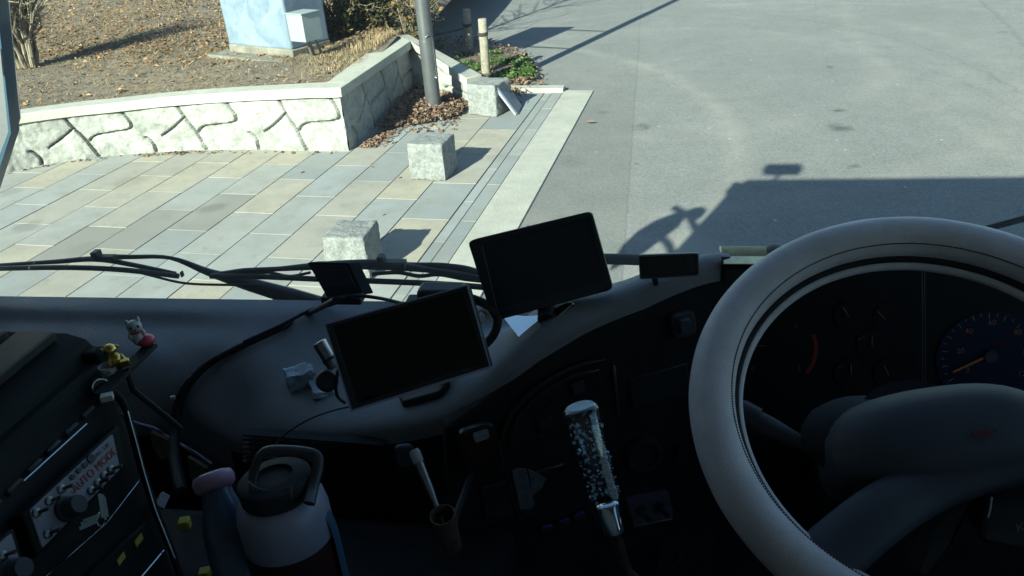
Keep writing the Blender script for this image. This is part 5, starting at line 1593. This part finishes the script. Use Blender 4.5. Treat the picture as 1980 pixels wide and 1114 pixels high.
bm = B(); add_prism(bm, [onf(x, y, 0.002) for x, y in ((315, 950), (330, 958), (318, 985), (300, 975))], -FN * 0.004)
obj('grey_tab', bm, M_PANELGREY, rack, bevel=0.001)

def tuner(name, pxs, label, writing, knob, toggles, lamps):
    c = onf(*pxs[0]).lerp(onf(*pxs[2]), 0.5)
    t = thing(name, c, label, 'radio tuner', 'grey faced tuners in the rack')
    ex = [(Vector(p).to_2d() - sum((Vector(q).to_2d() for q in pxs), Vector((0, 0))) / 4) * 1.16 + sum((Vector(q).to_2d() for q in pxs), Vector((0, 0))) / 4 for p in pxs]
    bm = B(); add_prism(bm, [onf(p.x, p.y, 0.0145) for p in ex], -FN * 0.028)
    obj('case', bm, M_RACK, t, bevel=0.003)
    bm = B(); add_prism(bm, [onf(x, y, 0.0165) for x, y in rounded(pxs, 0.05)], -FN * 0.003)
    obj('faceplate', bm, M_PANELGREY, t, bevel=0.0008)
    if writing:
        bm = text_bm(writing[0], onf(writing[1], writing[2], 0.0169), FU, FV, writing[3], depth=0.0004)
        obj('writing', bm, M_RED, t)
    bm = B()
    for (x, y, r_) in lamps:
        add_lathe(bm, onf(x, y, 0.0155), FN, [(r_, 0), (r_, 0.003)], 12)
    if lamps: obj('jacks', bm, M_PRINTDARK, t)
    for (x, y) in toggles:
        q = onf(x, y, 0.0165)
        bm = B(); add_lathe(bm, q, FN, [(0.005, 0), (0.005, 0.002), (0.0032, 0.003)], 10); add_tube(bm, [q, q + FN * 0.012 + FU * 0.006 - FV * 0.003], [0.0016, 0.0023], 7)
        obj('toggle', bm, M_DARKMETAL, t, smooth=40)
    if knob:
        q = onf(knob[0], knob[1], 0.0165)
        bm = B(); add_lathe(bm, q, FN, [(0.014, 0), (0.014, 0.004), (0.0115, 0.006), (0.0105, 0.020), (0.0095, 0.022)], 24)
        obj('tuning_knob', bm, M_PRINTDARK, t, smooth=40)
    return t
tt = tuner('radio_tuner', [(57, 987), (218, 838), (233, 907), (82, 1061)], 'grey faced radio tuner with red AUTO MODE writing and a black knob', ('AUTO MODE', 184, 908, 0.0125), (128, 985),
      [(70, 992), (95, 969), (118, 946), (92, 1032), (176, 949), (189, 934), (201, 920), (214, 908)], [(138, 923, 0.003), (150, 911, 0.003), (162, 900, 0.0034), (174, 888, 0.005)])
bm = text_bm('1   3   5', onf(150, 944, 0.0169), FU, FV, 0.006, depth=0.0003)
obj('scale_marks', bm, M_PRINTDARK, tt)
bm = text_bm('CALL  S.RF', onf(196, 872, 0.0169), FU, FV, 0.006, depth=0.0003)
obj('scale_marks', bm, M_PRINTDARK, tt)
tuner('radio_tuner', [(-70, 1110), (22, 1030), (43, 1098), (-45, 1180)], 'grey faced radio tuner cut by the lower left corner of the photo', None, (20, 1108), [(5, 1075)], [])
# lower black unit with two yellow squares
t = thing('control_box', onf(250, 1060), 'flat black control box with two yellow squares at the bottom of the rack', 'control box')
bm = B(); add_prism(bm, [onf(x, y, 0.002) for x, y in ((170, 1110), (285, 1005), (312, 1062), (300, 1100), (215, 1180))], -FN * 0.02)
obj('case', bm, M_RACK, t, bevel=0.003)
for x, y in ((269, 1045), (235, 1081)):
    bm = B(); add_prism(bm, [onf(x + a, y + b, 0.004) for a, b in ((-9, 3), (5, -15), (9, -4), (-4, 14))], -FN * 0.003)
    obj('yellow_square', bm, M_YELLOW, t, bevel=0.0005)
# keys hanging from the tuner
t = thing('key_bunch', onf(195, 985, 0.02), 'bunch of thin metal keys hanging below the black tuner knob', 'keys')
for (x0, y0, x1, y1) in ((192, 955, 197, 1002), (197, 957, 203, 1006), (200, 962, 207, 1000), (152, 1022, 188, 1008), (155, 1014, 190, 1000), (160, 1008, 192, 996)):
    a = onf(x0, y0, 0.034); b = onf(x1, y1, 0.034)
    d = (b - a).normalized(); s = d.cross(FN) * 0.0016
    bm = B(); add_prism(bm, [a - s, a + s * 1.6, b + s, b - s], FN * 0.0012)
    obj('key', bm, M_DARKMETAL, t)
bm = B(); cR = onf(196, 1003, 0.034)
add_tube(bm, [cR + (FU * math.cos(a) + FV * math.sin(a)) * 0.007 for a in np.linspace(0, 6.283, 21)], 0.0008, 5, caps=False)
obj('ring', bm, M_DULLMETAL, t)

M_LID = mat('worn_grey_lid', (0.020, 0.021, 0.019), 0.6, var=0.3, scale=30)
# upper transceiver with ridged lid
ZT = 2.012
t = thing('transceiver', (-0.85, 0.5, 1.95), 'black transceiver with a ridged lid and key row on top of the rack', 'transceiver')
far = [at(-120, 622, z=ZT), at(0, 625, z=ZT), at(140, 634, z=ZT), at(180, 655, z=ZT - 0.004)]
xr = at(182, 662, z=ZT - 0.01).x - 0.010; yf = at(182, 655, z=ZT - 0.01).y
bm = B()
prof = [(xr - 0.52, ZT + 0.004), (xr - 0.03, ZT), (xr - 0.006, ZT - 0.008), (xr + 0.012, ZT - 0.035), (xr + 0.030, ZT - 0.085), (xr - 0.52, ZT - 0.085)]
add_prism(bm, [(x, yf, z) for x, z in prof], (0, -0.42, 0))
obj('case', bm, M_RACK, t, bevel=0.005, seg=3)
bm = B(); add_box(bm, (xr + 0.010, yf - 0.016, ZT - 0.03), (0.026, 0.026, 0.028)); obj('connector', bm, M_RACK, t, bevel=0.006)
for i, (xo, w_) in enumerate(((0.055, 0.05), (0.135, 0.075), (0.27, 0.11))):
    bm = B(); add_box(bm, (xr - xo, yf - 0.2, ZT + 0.003 + 0.004), (w_, 0.36, 0.013))
    obj('lid_ridge', bm, M_LID, t, bevel=0.002)
bm = B(); add_prism(bm, [(xr + 0.014, yf - 0.012, ZT - 0.034), (xr + 0.032, yf - 0.012, ZT - 0.083), (xr + 0.045, yf - 0.012, ZT - 0.083), (xr + 0.027, yf - 0.012, ZT - 0.040)], (0, -0.38, 0))
obj('front_panel', bm, M_RACK, t, bevel=0.002)
M_KEY = mat('grey_key', (0.036, 0.037, 0.038), 0.5)
for k in range(7):
    bm = B(); add_box(bm, (xr + 0.040, yf - 0.06 - 0.032 * k, ZT - 0.06), (0.006, 0.022, 0.014), mtx=Matrix.Rotation(0.3, 3, 'Y'))
    obj('key', bm, M_KEY, t, bevel=0.002)
# ringed spotlight and small white tag at the rack's shoulder
t = thing('spotlight', at(190, 748, y=0.72), 'small spotlight with a pale metal ring at the shoulder of the rack', 'spotlight')
q = at(195, 748, y=0.70); ax = Vector((0.75, -0.55, 0.3)).normalized()
bm = B(); add_lathe(bm, q - ax * 0.03, ax, [(0.005, 0), (0.009, 0.008), (0.0095, 0.028)], 20); obj('body', bm, M_BLACKP, t, smooth=40)
u_, v_, w_ = frame_of(ax); bm = B(); add_tube(bm, [q + (u_ * math.cos(a) + v_ * math.sin(a)) * 0.0095 for a in np.linspace(0, 6.283, 25)], 0.0010, 6, caps=False)
obj('ring', bm, M_DULLMETAL, t, smooth=60)
bm = B(); add_box(bm, onf(207, 768, 0.02), (0.014, 0.010, 0.008), 0.5)
tag(obj('white_plug', bm, M_WHITEP, bevel=0.001), 'small white plug below the ringed spotlight', 'plug')
# shelf strip with figurines
ZS = 1.976
s0 = at(196, 762, z=ZS); s1 = at(296, 664, z=ZS)
dS = (s1 - s0).normalized(); nS = Vector((dS.y, -dS.x, 0))
t = thing('narrow_shelf', s0, 'narrow black shelf strip projecting from the rack over the dash', 'shelf')
bm = B(); add_prism(bm, [s0 - nS * 0.012, s0 + nS * 0.006, s1 + nS * 0.006, s1 - nS * 0.012], (0, 0, -0.005))
obj('board', bm, M_MATTE, t, bevel=0.001)
bm = B(); q = s0.lerp(s1, 0.45); add_tube(bm, [q, q + Vector((0, 0, -0.03)), q + Vector((0, 0.06, -0.14))], 0.004, 6)
obj('bracket', bm, M_MATTE, t)
fc = at(272, 668, z=ZS); k = 1.0
t = thing('white_cat_figurine', fc, 'tiny white animal figurine with a red skirt at the far end of the narrow shelf', 'figurine', 'figurines on the narrow shelf')
look = Vector((-fc.x, -fc.y, 0)).normalized(); sd_ = Vector((-look.y, look.x, 0))
bm = B()
add_ball(bm, fc + Vector((0, 0, 0.013)), (0.0085, 0.0085, 0.013), 16); add_ball(bm, fc + Vector((0, 0, 0.030)), (0.0098, 0.0088, 0.0085), 16)
for s in (-1, 1):
    add_lathe(bm, fc + sd_ * 0.006 * s + Vector((0, 0, 0.036)), (sd_ * 0.25 * s + Vector((0, 0, 1))), [(0.0032, 0), (0.0022, 0.004), (0.0003, 0.007)], 8)
    add_ball(bm, fc + sd_ * 0.008 * s + look * 0.003 + Vector((0, 0, 0.018)), (0.003, 0.003, 0.006), 10)
obj('body', bm, M_WHITEP, t, smooth=70)
bm = B()
for s in (-1, 1): add_ball(bm, fc + look * 0.0082 + sd_ * 0.0042 * s + Vector((0, 0, 0.032)), (0.0015, 0.0015, 0.002), 8)
add_ball(bm, fc + look * 0.0094 + Vector((0, 0, 0.028)), (0.0013, 0.0013, 0.0011), 8)
obj('face_marks', bm, M_PRINTDARK, t, smooth=70)
bm = B(); add_ball(bm, fc + look * 0.003 + sd_ * 0.008 + Vector((0, 0, 0.0065)), (0.0115, 0.0115, 0.0075), 16)
obj('skirt', bm, M_REDP, t, smooth=70)
bm = B(); add_tube(bm, [fc + Vector((0, 0, 0.0225)) + (look * math.cos(a) + sd_ * math.sin(a)) * 0.0078 for a in np.linspace(0, 6.283, 17)], 0.0012, 5, caps=False)
obj('collar', bm, M_REDP, t)
gc = at(232, 714, z=ZS)
t = thing('gold_figurine', gc, 'tiny gold figurine holding a gold block in the middle of the narrow shelf', 'figurine', 'figurines on the narrow shelf')
bm = B()
add_ball(bm, gc + Vector((0, 0, 0.012)), (0.008, 0.008, 0.012), 14); add_ball(bm, gc + Vector((-0.004, 0, 0.029)), (0.0085, 0.008, 0.008), 14)
for s in (-1, 1):
    add_ball(bm, gc + Vector((-0.004, 0, 0.031)) + sd_ * 0.0085 * s, (0.003, 0.002, 0.003), 8)
    add_tube(bm, [gc + sd_ * 0.006 * s + Vector((0, 0, 0.019)), gc + sd_ * 0.009 * s + look * 0.006 + Vector((0, 0, 0.015)), gc + sd_ * 0.006 * s + look * 0.013 + Vector((0, 0, 0.014))], 0.0024, 7)
obj('body', bm, M_GOLD, t, smooth=70)
bm = B(); add_box(bm, gc + look * 0.012 + sd_ * 0.008 + Vector((0, 0, 0.013)), (0.011, 0.008, 0.009), 0.6)
obj('block', bm, M_GOLD, t, bevel=0.001)
bm = B(); wc_ = at(212, 722, z=ZS); add_lathe(bm, wc_, (0, 0, 1), [(0.006, 0), (0.0095, 0.004), (0.0105, 0.012), (0.0092, 0.0125), (0.008, 0.005)], 20)
cup = tag(obj('tiny_cup', bm, M_WHITEP, smooth=50), 'tiny white cup with a red dot at the near end of the narrow shelf', 'cup')
bm = B(); add_ball(bm, wc_ + look * 0.0098 + Vector((0, 0, 0.007)), (0.0018, 0.0018, 0.0018), 8); obj('red_dot', bm, M_REDP, cup, smooth=70)

# beige cards under the dash edge
bm = B(); add_prism(bm, [at(x, y, y=0.965) for x, y in ((290, 836), (326, 852), (330, 884), (312, 890), (296, 868))], (0.002, 0.006, 0))
tag(obj('beige_card', bm, M_BEIGE), 'torn beige card under the dash edge left of the cable bundle', 'card', 'torn beige cards under the dash edge')
bm = B(); add_prism(bm, [at(x, y, y=0.94) for x, y in ((362, 884), (398, 906), (386, 936), (368, 925))], (0.002, 0.006, 0))
tag(obj('beige_card', bm, M_BEIGE), 'torn beige card under the dash edge right of the cable bundle', 'card', 'torn beige cards under the dash edge')

# ---- bottles
ba = at(560, 1030, d=0.86)
def bottle_top():
    t = thing('sports_bottle', (ba.x, ba.y, 1.67), 'large milky sports bottle with a black carry loop lid and blue strap', 'bottle')
    z0 = ba.z + 0.025
    base = Vector((ba.x, ba.y, 1.67)); Ht = z0 - 1.67
    tl_ = Vector((0.0, 0.02, 0))
    ax = Vector((-0.02, 0.03, Ht)).normalized()
    bm = B(); add_lathe(bm, base, ax, [(0.042, 0), (0.0455, 0.006), (0.0462, Ht * 0.80)], 36); obj('sleeve', bm, mat('dark_red_print', (0.065, 0.012, 0.015), 0.4, col2=(0.018, 0.014, 0.018), scale=14), t, smooth=40)
    bm = B(); add_lathe(bm, base + ax * Ht * 0.80, ax, [(0.0462, 0), (0.0475, 0.002), (0.0475, Ht * 0.12), (0.0455, Ht * 0.165), (0.040, Ht * 0.192), (0.034, Ht * 0.20)], 36); obj('body', bm, M_MILKY, t, smooth=50)
    nk = base + ax * Ht
    bm = B(); add_lathe(bm, nk, ax, [(0.036, 0), (0.0375, 0.003), (0.0375, 0.020), (0.034, 0.023), (0.02, 0.024), (0.02, 0.020)], 32); obj('lid', bm, M_MATTE, t, smooth=40)
    # loop handle: broad flat band rising from the back of the lid
    g = [(487, 968), (484, 935), (494, 893), (505, 877), (520, 870), (560, 870), (598, 875), (612, 884), (612, 905), (603, 940), (596, 972)]
    hp = nk + ax * 0.045; hn = Vector((0.1, -0.80, 0.60)).normalized()
    pts = smooth_path([onp(x + 2, y + 2, hp, hn, -0.01 + 0.03 * max(0, (y - 930) / 60)) for x, y in g], 4)
    bm = B(); add_tube(bm, pts, 0.0062, 10, flat=0.45, up=hn)
    obj('carry_loop', bm, M_BEZEL, t, smooth=60)
    bm = B(); add_prism(bm, [onp(x, y, hp, hn, -0.008) for x, y in rounded([(500, 874), (612, 878), (606, 896), (590, 886), (540, 882), (512, 888)], 0.2)], -hn * 0.005)
    obj('loop_tab', bm, mat('grey_tab_plastic', (0.12, 0.13, 0.145), 0.4), t, bevel=0.001)
    for x in (516, 606):
        bm = B(); add_lathe(bm, onp(x, 877, hp, hn, -0.007), hn, [(0.0016, 0), (0.0016, 0.001)], 8); obj('screw', bm, M_PRINTDARK, t)
    sp = smooth_path([onp(x, y, hp, hn, 0.012) for x, y in ((480, 933), (500, 945), (530, 948), (563, 940))], 4)
    bm = B()
    rows = [[p, p - ax * 0.012 + Vector((0.001, -0.006, 0))] for p in sp]
    add_grid(bm, rows)
    o_ = obj('latch', bm, M_BEZEL, t, smooth=60); md = o_.modifiers.new('s', 'SOLIDIFY'); md.thickness = 0.002
    bm = B(); e = Vector((0.995, 0.10, 0))
    add_tube(bm, smooth_path([nk - ax * 0.012 + e * 0.041, nk - ax * 0.04 + e * 0.0495, nk - ax * 0.10 + e * 0.0500, base + ax * 0.02 + e * 0.0490], 6), 0.008, 8, flat=0.25, up=e)
    obj('strap', bm, mat('blue_strap', (0.045, 0.10, 0.17), 0.6), t, smooth=60)
    return t
bottle_top()
pa_, pb_ = at(452, 1060, d=0.93), at(409, 917, d=0.93)
ax = (pb_ - pa_).normalized(); Lb = (pb_ - pa_).length
foot_ = pa_ - ax * ((pa_.z - 1.672) / ax.z) if ax.z > 0.1 else pa_
Lb2 = (pb_ - foot_).length
t = thing('pink_capped_bottle', foot_, 'slim blue bottle with a pink cap leaning behind the large bottle', 'bottle')
bm = B(); add_lathe(bm, foot_, ax, [(0.022, 0), (0.027, 0.006), (0.027, Lb2 - 0.075), (0.0265, Lb2 - 0.06), (0.017, Lb2 - 0.026), (0.016, Lb2 - 0.016)], 28); obj('body', bm, M_BOTTLEBLUE, t, smooth=50)
bm = B(); add_lathe(bm, foot_ + ax * (Lb2 - 0.018), ax, [(0.0175, 0), (0.0215, 0.004), (0.0225, 0.012), (0.020, 0.018), (0.012, 0.0205)], 28); obj('cap', bm, M_PINK, t, smooth=60)

# ---- gear lever with clear acrylic knob
k1, k0 = at(1121, 786, d=0.80), at(1190, 1030, d=0.855)
ax = (k1 - k0).normalized(); Lk = (k1 - k0).length
gl = part_empty('gear_lever', (k0.x, k0.y - 0.02, 1.17), truck)
bm = B(); add_lathe(bm, k0, ax, [(0.0175, 0), (0.0195, 0.002), (0.0195, Lk - 0.006), (0.0180, Lk - 0.002), (0.0150, Lk)], 40)
obj('clear_knob', bm, M_CRYSTAL, gl, smooth=50)
bm = B(); add_lathe(bm, k0 + ax * 0.003, ax, [(0.0125, 0), (0.0125, 0.030), (0.011, 0.0315)], 28)
obj('ferrule', bm, M_CHROME, gl, smooth=50)
bm = B(); add_lathe(bm, k0 + ax * (Lk + 0.0003), ax, [(0.0148, 0), (0.0140, 0.0006)], 32)
obj('top_glint', bm, mat('pale_sky_glint', (0.62, 0.74, 0.80), 0.3, var=0.15, scale=60), gl, smooth=30)  # pale disc, sky reflection on the knob top put into colour
vs, fs, tn = [], [], []
u_, v_, w_ = frame_of(ax)
for _ in range(300):
    a = rng.uniform(0, 6.283); r_ = 0.017 * rng.uniform(0.2, 1) ** 0.5; h_ = rng.uniform(0.04, Lk - 0.012)
    c = k0 + ax * h_ + (u_ * math.cos(a) + v_ * math.sin(a)) * r_
    s = rng.uniform(0.0010, 0.0026)
    e, f_, g_ = frame_of(rng.normal(size=3), rng.normal(size=3))
    i = len(vs); vs += [c - e * s, c + f_ * s, c + e * s, c - f_ * s]; fs.append((i, i + 1, i + 2, i + 3)); tn.append(rng.uniform(0, 1))
o_ = mesh_np('glitter', [v - world_loc(gl) for v in vs], fs, M_GLITTER, tn); o_.parent = gl
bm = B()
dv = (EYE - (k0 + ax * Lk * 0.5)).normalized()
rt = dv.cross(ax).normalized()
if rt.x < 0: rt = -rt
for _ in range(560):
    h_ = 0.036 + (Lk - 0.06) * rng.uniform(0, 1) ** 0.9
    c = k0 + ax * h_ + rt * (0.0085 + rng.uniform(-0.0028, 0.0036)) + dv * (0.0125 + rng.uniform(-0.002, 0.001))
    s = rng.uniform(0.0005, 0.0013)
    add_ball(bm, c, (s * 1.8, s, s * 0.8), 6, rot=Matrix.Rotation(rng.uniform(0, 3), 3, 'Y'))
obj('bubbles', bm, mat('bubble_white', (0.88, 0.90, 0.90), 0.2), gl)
bm = B(); add_tube(bm, smooth_path([k0 + ax * 0.004, k0 - ax * 0.04, k0 - ax * 0.12 + Vector((0, 0.02, -0.02)), Vector((k0.x + 0.01, k0.y + 0.05, 1.17))], 6), 0.006, 10)
obj('rod', bm, mat('brown_rod', (0.07, 0.035, 0.03), 0.5), gl, smooth=60)

# ---- pen in a tan holder, card case
h1, h0 = at(862, 985, y=0.66), at(874, 1060, y=0.66)
ax = (h1 - h0).normalized(); ax = Vector((ax.x * 0.3 - 0.06, -0.10, 1)).normalized()
t = thing('tan_holder', h0, 'small tan holder clipped low on the centre of the dash, pen leaning out of it', 'holder')
bm = B(); Lh = 0.062; add_lathe(bm, h0, ax, [(0.0105, 0), (0.0125, 0.002), (0.0155, Lh), (0.0140, Lh), (0.0115, 0.01)], 24); obj('sleeve', bm, M_CORK, t, smooth=50)
bm = B(); q = h0 + ax * 0.02; add_tube(bm, [q + Vector((0, 0.01, 0)), q + Vector((-0.0, 0.19, -0.03))], 0.005, 8); obj('clip', bm, M_BLACKP, t)
q0, q1 = h0 + ax * 0.03, at(800, 870, y=0.72)
ax = (q1 - q0).normalized(); Lp = (q1 - q0).length
t = thing('pen', q0, 'silver pen with a pale tip end leaning out of the tan holder', 'pen')
bm = B(); add_lathe(bm, q0, ax, [(0.002, 0), (0.0035, Lp * 0.35), (0.0052, Lp * 0.5), (0.0062, Lp * 0.84)], 16); obj('barrel', bm, M_DULLMETAL, t, smooth=40)
bm = B(); add_lathe(bm, q0 + ax * Lp * 0.845, ax, [(0.0068, 0), (0.0070, Lp * 0.12), (0.0055, Lp * 0.155)], 16); obj('cap', bm, M_WHITEP, t, smooth=40)
bm = B(); add_prism(bm, [on1(x, y, 0.012) for x, y in rounded([(762, 866), (800, 862), (802, 905), (768, 905)], 0.3)], -N1 * 0.01)
obj('round_switch', bm, M_HUB, truck, bevel=0.003)
t = thing('card_case', on1(930, 875, 0.02), 'brown glossy card case with a white sticker on the left of the switch panel', 'card case')
bm = B(); add_prism(bm, [on1(x, y, 0.026) for x, y in rounded([(884, 840), (955, 816), (978, 908), (905, 936)], 0.22, 6)], -N1 * 0.014); obj('case', bm, mat('brown_case', (0.035, 0.022, 0.022), 0.3, var=0.25, scale=25), t, bevel=0.003)
bm = B(); add_prism(bm, [on1(x, y, 0.0275) for x, y in ((897, 862), (958, 842), (966, 880), (912, 898))], -N1 * 0.002); obj('window', bm, mat('brown_window', (0.055, 0.028, 0.022), 0.25), t, bevel=0.0006)
bm = B(); add_prism(bm, [on1(x, y, 0.0285) for x, y in rounded([(914, 839), (943, 829), (947, 847), (919, 857)], 0.2)], -N1 * 0.0015); obj('sticker', bm, M_STICKER, t)
